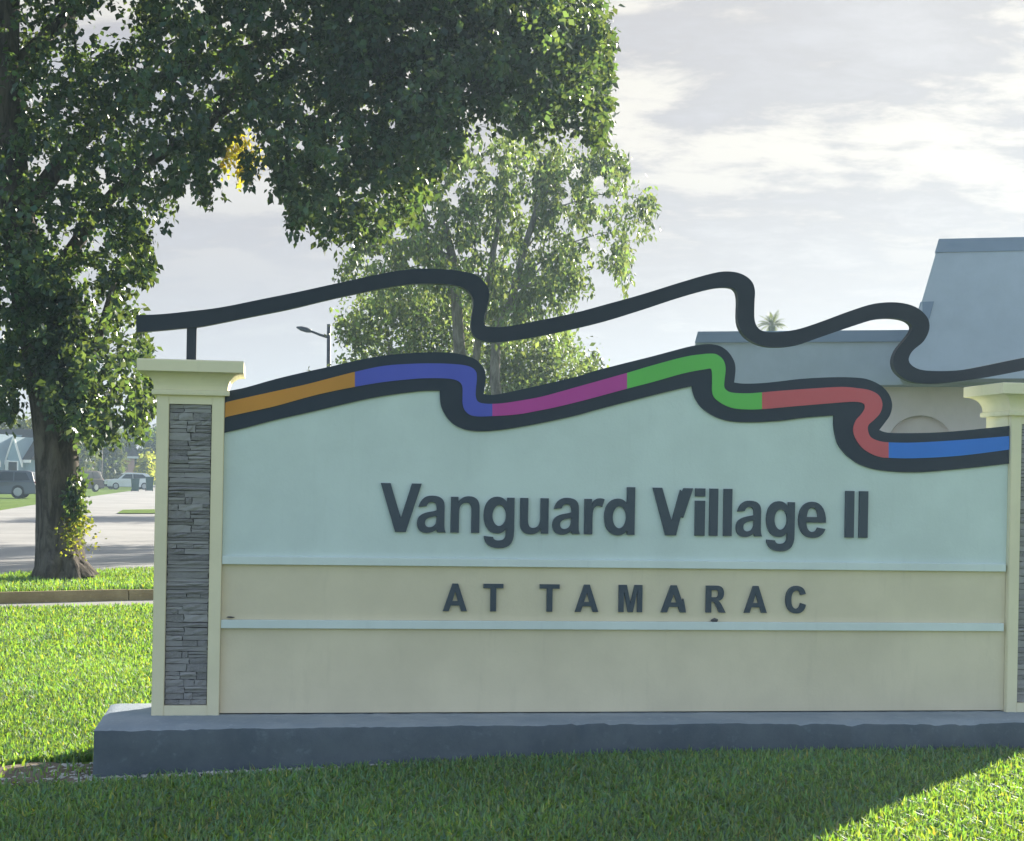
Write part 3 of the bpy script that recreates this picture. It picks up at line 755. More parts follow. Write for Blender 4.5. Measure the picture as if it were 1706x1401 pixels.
# ------------------------------------------------------------------ the big tree on the verge
TD = 22.3
tree = empty('shade_tree', G(105, 956, 0.13))
tag(tree, 'large dark shade tree with thick leaning trunk on the grass verge', 'tree')
def local(o, pts): 
    loc = np.array(o.location); return np.asarray(pts) - loc
def vloc(o, pts): return [Vector(p) - o.location for p in pts]
bz = tree.location
trunk_px = [(106, 966), (104, 955), (102, 940), (100, 915), (99, 880), (98, 840), (95, 780), (90, 720), (82, 650), (70, 580), (56, 510), (42, 440), (30, 370), (20, 290), (14, 200), (12, 100), (14, 0), (20, -120), (30, -260)]
trunk_w = [118, 96, 84, 76, 73, 72, 70, 68, 68, 66, 64, 60, 56, 50, 44, 40, 37, 30, 20]
path = [AT(x, y, TD) for x, y in trunk_px]
rad = [w * TD / FPX / 2 for w in trunk_w]
path2 = resample(path, 46)
tt = np.linspace(0, 1, 46)
LL = np.cumsum([0] + [(b - a).length for a, b in zip(path, path[1:])]); LL /= LL[-1]
rad2 = list(np.interp(tt, LL, rad))
tube('trunk', vloc(tree, path2), rad2, M['bark'], tree, seg=22, lump=0.085)
# root flare
for (dx, dd, wd) in ((-52, -0.15, 13), (-25, -0.55, 14), (30, -0.5, 13), (58, -0.1, 12), (20, 0.45, 12)):
    a = AT(102 + dx * 0.25, 925, TD + dd * 0.4); b = AT(104 + dx, 958 - (0 if dd < 0 else 2), TD + dd); b.z = 0.10
    mid_ = a.lerp(b, 0.55); mid_.z = a.z * 0.35 + b.z * 0.65
    tube('root', vloc(tree, resample([a, mid_, b], 7)), [wd * TD / FPX * f for f in (1.3, 1.25, 1.15, 1.0, .8, .55, .25)], M['bark'], tree, seg=9, lump=0.1)
def limb(pts_px, w0, w1, mat, parent, dep, name='branch'):
    n = len(pts_px)
    pth = resample([AT(x, y, dep + dz) for x, y, dz in pts_px], 14)
    tube(name, vloc(parent, pth), list(np.linspace(w0, w1, 14) * dep / FPX / 2), mat, parent, seg=9, lump=0.06)
limb([(62, 540, .1), (110, 430, .5), (180, 330, .7), (270, 255, .8), (330, 225, .9), (420, 120, 1.0)], 30, 12, M['bark'], tree, TD)
limb([(328, 268, .9), (340, 215, .9), (420, 150, 1.0), (560, 90, 1.0), (720, 60, 1.0)], 13, 8, M['bark'], tree, TD)
limb([(30, 370, 0), (140, 220, .8), (300, 110, 1.2), (520, 60, 1.6), (760, 110, 1.8), (930, 150, 1.8)], 34, 9, M['bark'], tree, TD)
limb([(16, 120, 0), (160, -20, .8), (330, -80, 1.2), (600, -140, 1.2), (850, -110, 1.0)], 26, 9, M['bark'], tree, TD)
limb([(112, 715, 0), (140, 640, -.3), (165, 560, -.5), (190, 470, -.7)], 26, 8, M['bark'], tree, TD)
limb([(20, 300, 0), (-60, 200, .5), (-160, 60, .8), (-260, -60, 1.2)], 26, 8, M['bark'], tree, TD)
limb([(128, 110, 0), (124, 55, .1), (112, 20, .2)], 5, 3, M['bark'], tree, TD)
crown_main = [(-150, -80), (1004, -80), (1000, 20), (1012, 70), (1020, 100), (1008, 140), (1016, 170), (1010, 215), (985, 228), (955, 205), (925, 195), (905, 225), (870, 215), (845, 205), (820, 165), (790, 155), (768, 180), (765, 235), (745, 275), (715, 300), (700, 335), (665, 352), (640, 375), (600, 388), (580, 362), (545, 372), (520, 345), (495, 360), (478, 300), (455, 268), (448, 225), (428, 190), (402, 192), (385, 225), (352, 246), (332, 272), (300, 300), (262, 318), (225, 352), (238, 400), (250, 455), (232, 462), (214, 425), (200, 440), (222, 480), (232, 540), (245, 610), (252, 690), (215, 690), (190, 700), (165, 725), (134, 735), (122, 700), (60, 660), (48, 560), (60, 480), (34, 470), (30, 560), (38, 640), (22, 690), (-60, 690), (-150, 500)]
holes = [(420, 60, 50, 12, .4), (330, 130, 12, 20, .4), (520, 200, 12, 26, .35), (120, 200, 16, 12, .35), (230, 250, 14, 14, .35), (700, 60, 26, 9, .4), (940, 60, 14, 12, .4), (8, 110, 26, 140, .12), (150, 55, 55, 42, .28), (195, 35, 30, 45, .25), (100, 90, 40, 26, .5), (70, 285, 34, 26, .3), (100, 285, 20, 16, .35), (185, 325, 22, 26, .15), (640, 135, 34, 22, .45), (625, 200, 28, 45, .45), (62, 165, 22, 14, .5), (560, 90, 40, 16, .6), (770, 60, 14, 12, .3), (205, 545, 40, 24, .45), (60, 385, 14, 40, .5), (8, 490, 12, 40, .4), (225, 555, 30, 30, .5), (350, 40, 60, 12, .7), (235, 140, 16, 12, .4), (300, 205, 22, 14, .5), (880, 100, 40, 14, .75), (1000, 230, 30, 16, .4), (15, 590, 14, 30, .55), (185, 640, 26, 14, .55)]
pts, T = canopy(crown_main, 3900, 20, TD, 1.3, 7, holes, droop_y=1.3)
GAPS = gaps_for(crown_main, 270, 4, 12, 21, lambda a, b: .14 if a > 700 else (.40 if a > 470 else (1.0 if b < 330 or a > 130 else .5)))
pts, T = cull(pts, T, GAPS)
crown = leaf_mesh('crown', local(tree, pts), 0.088, M['leaf_dark'], tree, tint=T, droop=.6, width=.76)
def sub_leaves(par, poly, n_clump, per, depth, ds, sig, size, mat, holes=(), droop_y=1.5, name='leaf_cluster'):
    pts, T = canopy(poly, n_clump, per, depth, ds, sig, holes, droop_y=droop_y)
    pts, T = cull(pts, T, GAPS)
    return leaf_mesh(name, local(par, pts), size, mat, par, tint=T, droop=.6, width=.76, kind='stuff')
# dense heart of the crown towards the right, and the part of the crown above the picture
sub_leaves(tree, [(560, -60), (990, -60), (1000, 120), (960, 190), (850, 190), (740, 170), (735, 250), (690, 300), (640, 330), (590, 240), (540, 120)], 640, 34, TD + 0.4, 1.0, 15, .09, M['leaf_dark'], holes[14:16])
sub_leaves(tree, [(250, -60), (620, -60), (600, 150), (500, 250), (440, 170), (330, 200), (250, 260), (130, 300), (90, 230), (180, 130)], 190, 26, TD + 0.6, 1.0, 15, .09, M['leaf_dark'])
sub_leaves(tree, [(-220, -620), (300, -760), (800, -620), (1020, -330), (1010, -70), (-220, -70)], 1500, 24, TD, 1.7, 24, .13, M['leaf_dark'], droop_y=1.1)
# ivy-like foliage hugging the trunk
sub_leaves(tree, [(36, 470), (110, 470), (130, 560), (150, 640), (155, 690), (124, 710), (92, 680), (75, 640), (62, 560)], 300, 30, TD - .6, .25, 10, .085, M['leaf_dark'])
def rim(poly, step, d, dsp, length, per, out, ymin=0):
    P_ = []
    for (x0, y0), (x1, y1) in zip(poly, poly[1:] + poly[:1]):
        L = math.hypot(x1 - x0, y1 - y0)
        for k in range(int(L / step) + 1):
            if RNG.uniform() > .75: continue
            f = RNG.uniform(); x, y = x0 + (x1 - x0) * f, y0 + (y1 - y0) * f
            if y < ymin: continue
            nx_, ny_ = (y1 - y0) / (L + 1e-6), -(x1 - x0) / (L + 1e-6)
            kk = RNG.integers(per // 2, per * 2); ln = length * RNG.uniform(.4, 1.7); dd = d + RNG.normal(0, dsp)
            t = RNG.uniform(-.6, 1, kk)
            ax_ = x + nx_ * out * t * ln + RNG.normal(0, 4, kk); ay_ = y + ny_ * out * t * ln * .5 + np.abs(t) * ln * .8 + RNG.normal(0, 4, kk)
            P_.append(to_world(ax_, ay_, dd + RNG.normal(0, .06, kk)))
    return np.concatenate(P_)
leaf_mesh('rim_leaves', local(tree, rim(crown_main[::-1], 13, TD - .2, .6, 20, 16, 1.0, -20)), .105, M['leaf_dark'], tree, droop=.8, width=.62, kind='stuff')
sub_leaves(tree, [(116, 785), (132, 790), (136, 830), (134, 870), (126, 880), (118, 850), (110, 815)], 22, 22, TD - .36, .06, 7, .075, M['leaf_dark'])
sp = [(492, 340), (480, 300), (500, 345), (548, 360), (600, 375), (350, 300), (345, 290), (330, 270), (215, 400), (245, 420), (240, 440), (225, 380), (160, 330), (255, 330), (282, 310), (415, 265), (520, 350), (580, 365), (470, 270), (465, 280), (640, 370), (700, 330), (15, 600), (30, 590), (10, 640), (1000, 210), (1008, 220), (245, 640), (240, 680), (220, 690), (160, 710), (180, 700), (228, 690)]
pts = strands([(x + RNG.normal(0, 7), y - 22 + RNG.normal(0, 7)) for x, y in sp for _ in range(5)], TD - .3, .6, .5, 26, .035)
for tx, ty, x0_, y0_ in ((348, 348, 338, 285), (340, 330, 330, 275), (492, 392, 474, 280), (500, 372, 486, 290), (482, 340, 466, 268), (548, 378, 540, 320), (566, 380, 560, 330), (602, 392, 596, 340), (248, 468, 216, 350), (232, 462, 208, 360), (222, 440, 196, 352), (252, 440, 224, 345), (412, 306, 402, 240), (300, 322, 290, 270), (270, 330, 262, 290), (205, 420, 186, 340), (250, 580, 222, 520), (256, 640, 232, 560)):
    for _ in range(3):
        kk = 26; t_ = RNG.uniform(0, 1, kk)
        q_ = to_world(x0_ + (tx - x0_) * t_ ** .8 + RNG.normal(0, 4.5, kk) + RNG.normal(0, 3), y0_ + (ty - y0_) * t_ + RNG.normal(0, 4, kk), TD - .3 + RNG.normal(0, .15) + RNG.normal(0, .08, kk))
        pts = np.concatenate([pts, q_])
leaf_mesh('hanging_twigs', local(tree, pts), 0.092, M['leaf_dark'], tree, droop=.9, width=.6, kind='stuff')
pts = strands([(x + RNG.normal(0, 11), y + RNG.normal(0, 9)) for x, y in [(386, 222), (398, 228), (408, 238), (416, 250), (404, 258), (418, 264), (396, 244), (416, 238)] for _ in range(4)], TD + 1.3, .3, .36, 17, .045)
tag(leaf_mesh('leaf_cluster', local(tree, pts), 0.085, M['leaf_gold'], tree, droop=.8, width=.65, kind='stuff'), 'yellowing leaf cluster')
pts = strands([(130 + RNG.normal(0, 12), 868 + RNG.normal(0, 18)) for _ in range(24)], TD - .36, .10, .34, 16, .05)
tag(leaf_mesh('sprout', local(tree, pts), 0.055, M['leaf_yellow'], tree, droop=.1, width=.6, kind='stuff'), 'bright yellow green sprout at the trunk foot')

# ------------------------------------------------------------------ the lighter tree behind
D2 = 38.0
t2 = empty('weeping_tree', Vector((AT(790, 600, D2).x, AT(790, 600, D2).y, 0)))
tag(t2, 'lighter olive green weeping tree with two grey trunks behind the sign', 'tree')
def stem2(px, w):
    pth = [AT(x, y, D2 + dz) for x, y, dz in px]
    b = pth[0].copy(); b.z = -0.05; pth = [b] + pth
    n = 18
    tube('trunk', vloc(t2, resample(pth, n)), list(np.linspace(w * 1.25, w * .45, n) * D2 / FPX / 2), M['bark_grey'], t2, seg=12, lump=.05)
stem2([(768, 700, 0), (766, 590, 0), (760, 500, 0), (752, 420, 0), (730, 330, .2)], 25)
stem2([(790, 700, .1), (792, 590, .1), (806, 520, .1), (820, 430, 0), (838, 330, 0)], 16)
stem2([(838, 720, -.4), (824, 640, -.4), (826, 560, -.4), (852, 500, -.4), (872, 420, -.4), (900, 330, -.4)], 20)
limb([(752, 430, 0), (690, 400, -.3), (620, 410, -.5)], 9, 3, M['bark_grey'], t2, D2)
limb([(860, 480, -.4), (900, 470, -.6), (950, 480, -.7)], 7, 3, M['bark_grey'], t2, D2)
poly2 = [(700, 300), (735, 255), (770, 235), (830, 228), (890, 232), (935, 240), (985, 252), (1035, 256), (1043, 280), (1030, 300), (1000, 300), (1020, 318), (1060, 322), (1088, 330), (1086, 372), (1066, 362), (1040, 350), (1040, 400), (1046, 445), (1028, 450), (1012, 410), (985, 380), (962, 395), (975, 440), (960, 462), (925, 430), (945, 480), (920, 510), (870, 545), (830, 545), (800, 500), (760, 470), (700, 480), (620, 500), (575, 470), (566, 430), (600, 412), (640, 410), (655, 360)]
h2 = [(1012, 330, 34, 9, .1), (1000, 310, 20, 8, .2), (1000, 395, 22, 26, .25), (1062, 390, 18, 22, .1), (650, 395, 24, 18, .4), (790, 400, 14, 40, .5), (880, 270, 12, 20, .5), (930, 300, 14, 14, .5), (690, 360, 34, 26, .25), (740, 360, 26, 24, .45), (915, 405, 36, 30, .35), (840, 380, 24, 40, .6), (905, 330, 20, 14, .6), (985, 340, 30, 14, .5), (640, 440, 20, 14, .5), (840, 500, 26, 14, .45), (770, 320, 14, 14, .6)]
br2 = [[(872, 420), (930, 345), (1000, 322), (1062, 328), (1086, 342)], [(900, 330), (960, 276), (1000, 262), (1035, 264)], [(880, 450), (950, 405), (1010, 385), (1040, 402)], [(860, 500), (925, 470), (972, 452)],
       [(838, 330), (832, 280), (850, 236)], [(900, 330), (905, 280), (930, 245)], [(730, 330), (750, 290), (790, 240)], [(752, 430), (690, 395), (620, 410), (575, 436)], [(740, 400), (690, 350), (640, 372), (600, 416)],
       [(800, 480), (790, 400), (770, 320)], [(806, 520), (850, 400), (870, 320)], [(826, 540), (880, 470), (920, 420)], [(760, 470), (710, 440), (660, 450)]]
cur = []
for b_ in br2:
    dz = RNG.normal(0, .5)
    limb([(x, y, dz) for x, y in b_], 3, 1, M['bark_grey'], t2, D2)
    q = resample([(x, y, 0) for x, y in b_], 16)
    for v in q:
        for _ in range(3):
            cur.append(strands([(v.x + RNG.normal(0, 6), v.y + RNG.normal(-9, 6))], D2 + dz, .3, RNG.uniform(.35, 1.0), 26, .045))
G2 = gaps_for(poly2, 84, 5, 14, 33) + [(a, b, c, d) for a, b, c, d, _ in h2[:4]]
leaf_mesh('foliage_curtain', local(t2, cull(np.concatenate(cur), None, G2)[0]), 0.13, M['leaf_mid'], t2, droop=1.1, width=.5, kind='stuff')
pts, T = canopy(poly2, 560, 24, D2, 1.5, 7.0, h2, droop_y=2.2)
pts, T = cull(pts, T, G2)
leaf_mesh('crown', local(t2, pts), 0.135, M['leaf_mid'], t2, tint=T, droop=1.0, width=.5)
tops = [(x + RNG.normal(0, 6), y + RNG.normal(0, 6)) for x, y in [(1078, 335), (1068, 335), (1030, 400), (1035, 415), (1025, 390), (1010, 380), (960, 420), (945, 440), (935, 470), (980, 280), (1030, 265), (870, 430), (900, 440), (860, 380), (820, 380), (690, 390), (600, 420), (580, 430), (640, 440), (930, 380), (740, 430), (780, 420), (890, 400), (910, 470), (840, 470)] for _ in range(2)]
leaf_mesh('hanging_twigs', local(t2, strands(tops, D2 - .3, 1.0, 1.0, 44, .05)), 0.115, M['leaf_mid'], t2, droop=1.2, width=.5, kind='stuff')
# bushy trees under it
def bush_tree(name, poly, depth, label, cat, mat, n_clump, per, size, sig, stems, holes=(), group=None, ds=1.0):
    cxm = sum(p[0] for p in poly) / len(poly)
    g = AT(cxm, 700, depth)
    o = empty(name, Vector((g.x, g.y, 0))); tag(o, label, cat, group)
    for (x, y0, w) in stems:
        a = AT(x, y0, depth); b = a.copy(); b.z = -.05
        b += R0 * 0.1
        tube('trunk', vloc(o, resample([b, b.lerp(a, .5) + R0 * random.uniform(-.15, .15), a], 8)), list(np.linspace(w, w * .5, 8)), M['bark_grey'], o, seg=8, lump=.05)
    pts, T = canopy(poly, n_clump, per, depth, ds, sig, holes)
    leaf_mesh('crown', local(o, pts), size, mat, o, tint=T, droop=.5, width=.55)
    return o
bush_tree('bushy_tree', [(548, 530), (575, 515), (612, 510), (640, 480), (690, 480), (740, 490), (800, 500), (812, 560), (806, 650), (700, 660), (600, 660), (562, 625), (575, 570)], 42, 'olive bushy tree left of the grey trunks, beside the street lamp', 'tree', M['leaf_mid'], 470, 28, .13, 9, [(650, 570, .12), (700, 560, .10)], [(622, 590, 30, 14, .25), (585, 590, 14, 24, .6)])
bush_tree('bushy_tree', [(815, 570), (850, 555), (905, 560), (940, 555), (958, 585), (985, 592), (1000, 610), (992, 640), (950, 690), (860, 700), (812, 680)], 40, 'yellow green bushy tree right of the grey trunks, behind the magenta stripe', 'tree', M['leaf_mid'], 330, 28, .125, 9, [(880, 640, .10), (930, 640, .08)], [(935, 615, 30, 16, .3)])

# ------------------------------------------------------------------ far palm and street lamp
def palm(name, base, height, label, crown_r, n_fr=22, fr_mat=None, trunk_r=.16, el0=-.5, el1=1.25):
    o = empty(name, base); tag(o, label, 'palm tree')
    tube('trunk', [Vector((0, 0, -.1)), Vector((.1, 0, height * .5)), Vector((0.05, 0, height))], [trunk_r * 1.2, trunk_r, trunk_r * .85], M['bark_grey'], o, seg=9, lump=.03)
    V, Fc = [], []
    for k in range(n_fr):
        az = k * 2.399 + random.uniform(-.2, .2); el = random.uniform(el0, el1); L = crown_r * random.uniform(.8, 1.15)
        d = Vector((math.cos(az) * math.cos(el), math.sin(az) * math.cos(el), math.sin(el)))
        p = Vector((0.05, 0, height)); steps = 9
        for i in range(steps):
            q = p + d * (L / steps); d = (d + Vector((0, 0, -.16))).normalized()
            sd_ = d.cross(Z).normalized()
            w = L * .22 * math.sin(math.pi * (i + .6) / (steps + .4))
            for sgn in (-1, 1):
                for f in (0.0, .5):
                    b0 = p.lerp(q, f)
                    tip = b0 + sd_ * sgn * w + d * w * .7 + Vector((0, 0, -w * .35))
                    n0 = len(V); V += [b0, b0 + d * (L / steps * .36), tip]; Fc.append((n0, n0 + 1, n0 + 2))
            p = q
    me = mesh_obj('frond', V, Fc, fr_mat or M['palm_leaf'], o)
    at = me.data.attributes.new('tint', 'FLOAT_COLOR', 'POINT')
    at.data.foreach_set('color', np.concatenate([np.full((len(V), 3), 1.0), np.ones((len(V), 1))], 1).astype(np.float32).ravel())
    return o
pb = AT(1284, 550, 66.0)
palm('palm_tree', Vector((pb.x, pb.y, 0)), AT(1284, 543, 66).z, 'small distant palm top showing above the low roof', 0.72, 44, el0=.1, el1=1.45)
LD = 62.0
lp = AT(549, 600, LD)
lamp = empty('street_lamp', Vector((lp.x, lp.y, 0))); tag(lamp, 'thin dark street lamp with one arm beside the bushy tree', 'street lamp')
s_ = LD / FPX
tube('pole', [Vector((0, 0, -.1)), Vector((0, 0, 3)), Vector(AT(548, 540, LD)) - lamp.location], [.095, .085, .075], M['iron'], lamp, seg=8)
la = Vector(AT(548, 562, LD)) - lamp.location; lb = Vector(AT(519, 552, LD)) - lamp.location; lc = Vector(AT(494, 545, LD)) - lamp.location
tube('arm', [la, la.lerp(lb, .5) + Vector((0, 0, -.02)), lb], [.06, .05, .045], M['iron'], lamp, seg=7)
hd = tube('lamp_head', [lb, lb.lerp(lc, .3), lb.lerp(lc, .7), lc], [.055, .10, .09, .03], M['iron'], lamp, seg=8)
ft = AT(521, 610, 95)
hedge_pts = []

# ------------------------------------------------------------------ clubhouse on the right
BT = math.radians(16)
BX = (R0 * math.cos(BT) - F * math.sin(BT)).normalized()      # along its front, towards the right
BN = Vector((-BX.y, BX.x, 0)); BN = BN if BN.dot(F) > 0 else -BN   # away from the viewer
B0 = AT(1157, 700, 31.0); B0.z = 0
bld = empty('clubhouse', B0); tag(bld, 'low grey stucco clubhouse with sloping parapet tower and arched niche', 'building')
bld.rotation_euler = (0, 0, math.atan2(BX.y, BX.x))
def bcoord(px, py, off=0.0):
    d = ray(px, py); o = B0 + BN * off
    t = (o - CAM).dot(BN) / d.dot(BN)
    p = CAM + d * t - B0
    return p.dot(BX), p.z
def bbox_(name, x0, x1, y0, y1, z0, z1, mat, bev=0.0): return box_obj(name, x0, x1, y0, y1, z0, z1, mat, bld, bev)
_, zt = bcoord(1160, 552); _, zc = bcoord(1162, 571); _, zs = bcoord(1240, 641)
LEN = 16.0
# parapet: a leaning fascia, deeper at the foot
def sloped(name, x0, x1, z0, z1, yf0, yf1, yb, mat, lean=0.0):
    v = [(x0, yf0, z0), (x1, yf0, z0), (x1, yf1, z1), (x0 + lean, yf1, z1), (x0, yb, z0), (x1, yb, z0), (x1, yb, z1), (x0 + lean, yb, z1)]
    f = [(0, 1, 2, 3), (5, 4, 7, 6), (4, 0, 3, 7), (1, 5, 6, 2), (3, 2, 6, 7), (4, 5, 1, 0)]
    return mesh_obj(name, v, f, mat, bld)
sloped('parapet', -0.05, LEN, zs, zc, 0.0, 0.05, 6.0, M['stucco'], .03)
sloped('coping', -0.02, LEN, zc + .001, zt, -0.01, 0.03, 6.05, M['stucco_trim'], .05)
# wall under the overhang with an arched niche
WY = 0.55
xw0, xw1 = 0.9, LEN - 0.8
ax_, az_ = bcoord(1533, 737, WY); axl, _ = bcoord(1480, 737, WY); _, atop = bcoord(1533, 692, WY)
ar = ax_ - axl
ax2 = [a for a in (ax_, ax_ + 5.0, ax_ - 5.0) if xw0 + ar < a < xw1 - ar]
arc_h = atop - az_
def arch_pts(cx): return [(cx + ar * math.cos(t), az_ + arc_h * math.sin(t)) for t in np.linspace(0, math.pi, 17)]
ax2 = sorted(ax2)
outline = [(xw0, -0.05)]
for cx in ax2:
    outline += [(cx - ar, -0.05)] + arch_pts(cx)[::-1] + [(cx + ar, -0.05)]
outline += [(xw1, -0.05), (xw1, zs - .002), (xw0, zs - .002)]
prism('wall', outline, WY, WY + 0.22, M['stucco_wall'], bld)
for cx in ax2:
    prism('niche', [(cx - ar - .05, -0.05)] + [(cx + (x - cx) * 1.04, z + .02) for x, z in arch_pts(cx)[::-1]] + [(cx + ar + .05, -0.05)], WY + 0.225, WY + 0.3, M['stucco_wall'], bld)
bbox_('rear_wall', xw0, xw1, 5.2, 5.4, -0.05, zs - .003, M['stucco_wall'])
bbox_('side_wall', xw0 + .002, xw0 + .2, WY + .22, 5.2, -0.05, zs - .003, M['stucco_wall'])
# tower: a tall leaning mansard in front of the parapet
TY = -1.1
xt0, ztop_ = bcoord(1566, 398, TY + 1.0); xb0, zb0_ = bcoord(1503, 612, TY); _, zband = bcoord(1566, 421, TY + .93)
xt1 = xt0 + 5.6
def tower_x(z): return xb0 + (xt0 - xb0) * (z - zb0_) / (ztop_ - zb0_)
zlow = zs + .05
lean_d = 1.0
V = []
def tring(z, g=0.0):
    f = (z - zlow) / (ztop_ - zlow); x0 = tower_x(z) - g; x1 = xt1 + (xt0 - tower_x(z)) + g
    return [(x0, TY + lean_d * f - g, z), (x1, TY + lean_d * f - g, z), (x1, TY + 5.0 - lean_d * f + g, z), (x0, TY + 5.0 - lean_d * f + g, z)]
def frust(name, z0, z1, g0, g1, mat):
    v = tring(z0, g0) + tring(z1, g1)
    mesh_obj(name, v, [(0, 1, 5, 4), (1, 2, 6, 5), (2, 3, 7, 6), (3, 0, 4, 7), (4, 5, 6, 7), (3, 2, 1, 0)], mat, bld)
frust('tower_roof', zlow, zband, 0, 0, M['stucco'])
frust('tower_coping', zband + .001, ztop_, .02, .02, M['stucco_trim'])
xn, zn = bcoord(1545, 497, TY); xn2, zn2 = bcoord(1536, 522, TY)
v = [(tower_x(zn) - .02, TY + .55, zn), (xn + .1, TY + .50, zn), (xn2 + .05, TY + .30, zn2 - .35), (tower_x(zn2 - .35) - .02, TY + .35, zn2 - .35)]
v = [(a, b - .0, c) for a, b, c in v] + [(a, b + .4, c) for a, b, c in v]
mesh_obj('roof_return', v, [(0, 1, 2, 3), (7, 6, 5, 4), (0, 4, 5, 1), (1, 5, 6, 2), (2, 6, 7, 3), (3, 7, 4, 0)], M['stucco_trim'], bld)
for xx in (xt1 - .6,): bbox_('pier', xx, xx + .45, TY + .25, TY + .7, -.05, zlow - .001, M['stucco_wall'])

FLARE_HAZE = 0.0008  # thin scattering volume added to imitate veiling flare in the lens
if FLARE_HAZE:
    bm = bmesh.new(); box(bm, -260, 260, -40, 330, -1.2, 17)
    m = bpy.data.materials.new('flare_air'); m.use_nodes = True; t = m.node_tree; t.nodes.clear()
    pv = N(t, 'ShaderNodeVolumePrincipled'); pv.inputs['Color'].default_value = (0.60, 0.78, 1.0, 1); pv.inputs['Density'].default_value = FLARE_HAZE
    pv.inputs['Anisotropy'].default_value = 0.55
    o_ = N(t, 'ShaderNodeOutputMaterial'); t.links.new(pv.outputs[0], o_.inputs['Volume'])
    tag(bm_obj('flare_haze', bm, m), kind='stuff')
# ------------------------------------------------------------------ vehicles
def copy_obj(o, parent):
    c = o.copy(); COL.objects.link(c); c.parent = parent; return c
def car(name, label, loc, rz, L, W, H, prof, glass, mat, group, wheel_r=.34, wheels=(.18, .80)):
    """side profile (0..1 length, 0..1 height) for body and glasshouse"""
    o = empty(name, loc, rz); tag(o, label, 'car', group)
    def slab(nm, pts, w0, w1, zsplit, m_, bev):
        bm = bmesh.new()
        vs_ = []
        for sgn in (-1, 1):
            vs_.append([bm.verts.new((x * L - L / 2, sgn * (w0 if z * H < zsplit else w1) / 2, z * H)) for x, z in pts])
        n = len(pts)
        bm.faces.new(vs_[0]); bm.faces.new(vs_[1][::-1])
        for i in range(n):
            j = (i + 1) % n; bm.faces.new((vs_[0][i], vs_[1][i], vs_[1][j], vs_[0][j]))
        bmesh.ops.recalc_face_normals(bm, faces=bm.faces[:])
        bmesh.ops.bevel(bm, geom=bm.edges[:], offset=bev, segments=2, affect='EDGES', profile=.6)
        return bm_obj(nm, bm, m_, o, smooth=False)
    body = slab('body', prof, W, W * .93, .62 * H, mat, .05)
    slab('cabin', glass['cabin'], W * .90, W * .74, .75 * H, mat, .035)
    for pts in glass['side']:
        for sgn in (-1, 1):
            vs_ = []
            for x, z in pts:
                f = max(0.0, min(1.0, (z - glass['z0']) / (glass['z1'] - glass['z0'])))
                vs_.append((x * L - L / 2, sgn * (W * (.915 - .155 * f) / 2 + .006), z * H))
            n = len(vs_)
            vv = vs_ + [(a, b - sgn * .03, c) for a, b, c in vs_]
            mesh_obj('side_window', vv, [tuple(range(n)), tuple(range(2 * n - 1, n - 1, -1))] + [(i, i + n, (i + 1) % n + n, (i + 1) % n) for i in range(n)], M['window'], o)
    for nm, (xa_, za, xb_, zb_) in (('windscreen', glass['front']), ('rear_window', glass['rear'])):
        sg = -1 if nm == 'windscreen' else 1
        vv = []
        for (x, z, w) in ((xa_, za, .80), (xb_, zb_, .68)):
            for s2 in (-1, 1): vv.append((x * L - L / 2 + sg * .012, s2 * W * w / 2, z * H + .01))
        vv2 = vv + [(a - sg * .03, b, c - .02) for a, b, c in vv]
        mesh_obj(nm, vv2, [(0, 1, 3, 2), (6, 7, 5, 4), (0, 4, 5, 1), (2, 3, 7, 6), (0, 2, 6, 4), (1, 5, 7, 3)], M['window'], o)
    for fx in wheels:
        for sgn in (-1, 1):
            bm = bmesh.new(); bmesh.ops.create_cone(bm, cap_ends=True, segments=20, radius1=wheel_r, radius2=wheel_r, depth=.2)
            bmesh.ops.bevel(bm, geom=[e for e in bm.edges if len({round(v.co.z, 3) for v in e.verts}) == 1], offset=.03, segments=2, affect='EDGES')
            ty = bm_obj('wheel', bm, M['tyre'], o); ty.rotation_euler = (math.pi / 2, 0, 0); ty.location = (fx * L - L / 2, sgn * (W / 2 - .09), wheel_r)
            bm = bmesh.new(); bmesh.ops.create_cone(bm, cap_ends=True, segments=16, radius1=wheel_r * .66, radius2=wheel_r * .58, depth=.03)
            rm = bm_obj('rim', bm, M['rim'], ty); rm.location = (0, 0, -sgn * .105)
    for sgn in (-1, 1):
        box_obj('headlight', -L / 2 - .012, -L / 2 + .08, sgn * W * .36 - .17, sgn * W * .36 + .17, H * .42, H * .50, M['lamp'], o, .01)
        box_obj('tail_light', L / 2 - .08, L / 2 + .012, sgn * W * .40 - .08, sgn * W * .40 + .08, H * .47, H * .62, M['tail'], o, .01)
    box_obj('bumper', -L / 2 - .03, -L / 2 + .1, -W * .44, W * .44, H * .17, H * .30, M['tyre'], o, .02)
    box_obj('bumper', L / 2 - .1, L / 2 + .03, -W * .44, W * .44, H * .17, H * .30, M['tyre'], o, .02)
    return o
suv_prof = [(0, .18), (0, .48), (.03, .56), (.22, .61), (.98, .62), (1, .5), (1, .18), (.88, .15), (.12, .15)]
suv_glass = dict(cabin=[(.20, .58), (.33, .93), (.40, 1.0), (.88, 1.0), (.95, .95), (.985, .60)], z0=.6, z1=.98,
                 side=[[(.26, .63), (.355, .92), (.53, .935), (.53, .63)], [(.545, .63), (.545, .935), (.74, .935), (.74, .63)], [(.755, .63), (.755, .935), (.88, .93), (.93, .66)]],
                 front=(.205, .62, .325, .92), rear=(.985, .66, .955, .93))
hatch_prof = [(0, .2), (0, .48), (.03, .56), (.24, .62), (.97, .64), (1, .5), (1, .2), (.88, .16), (.12, .16)]
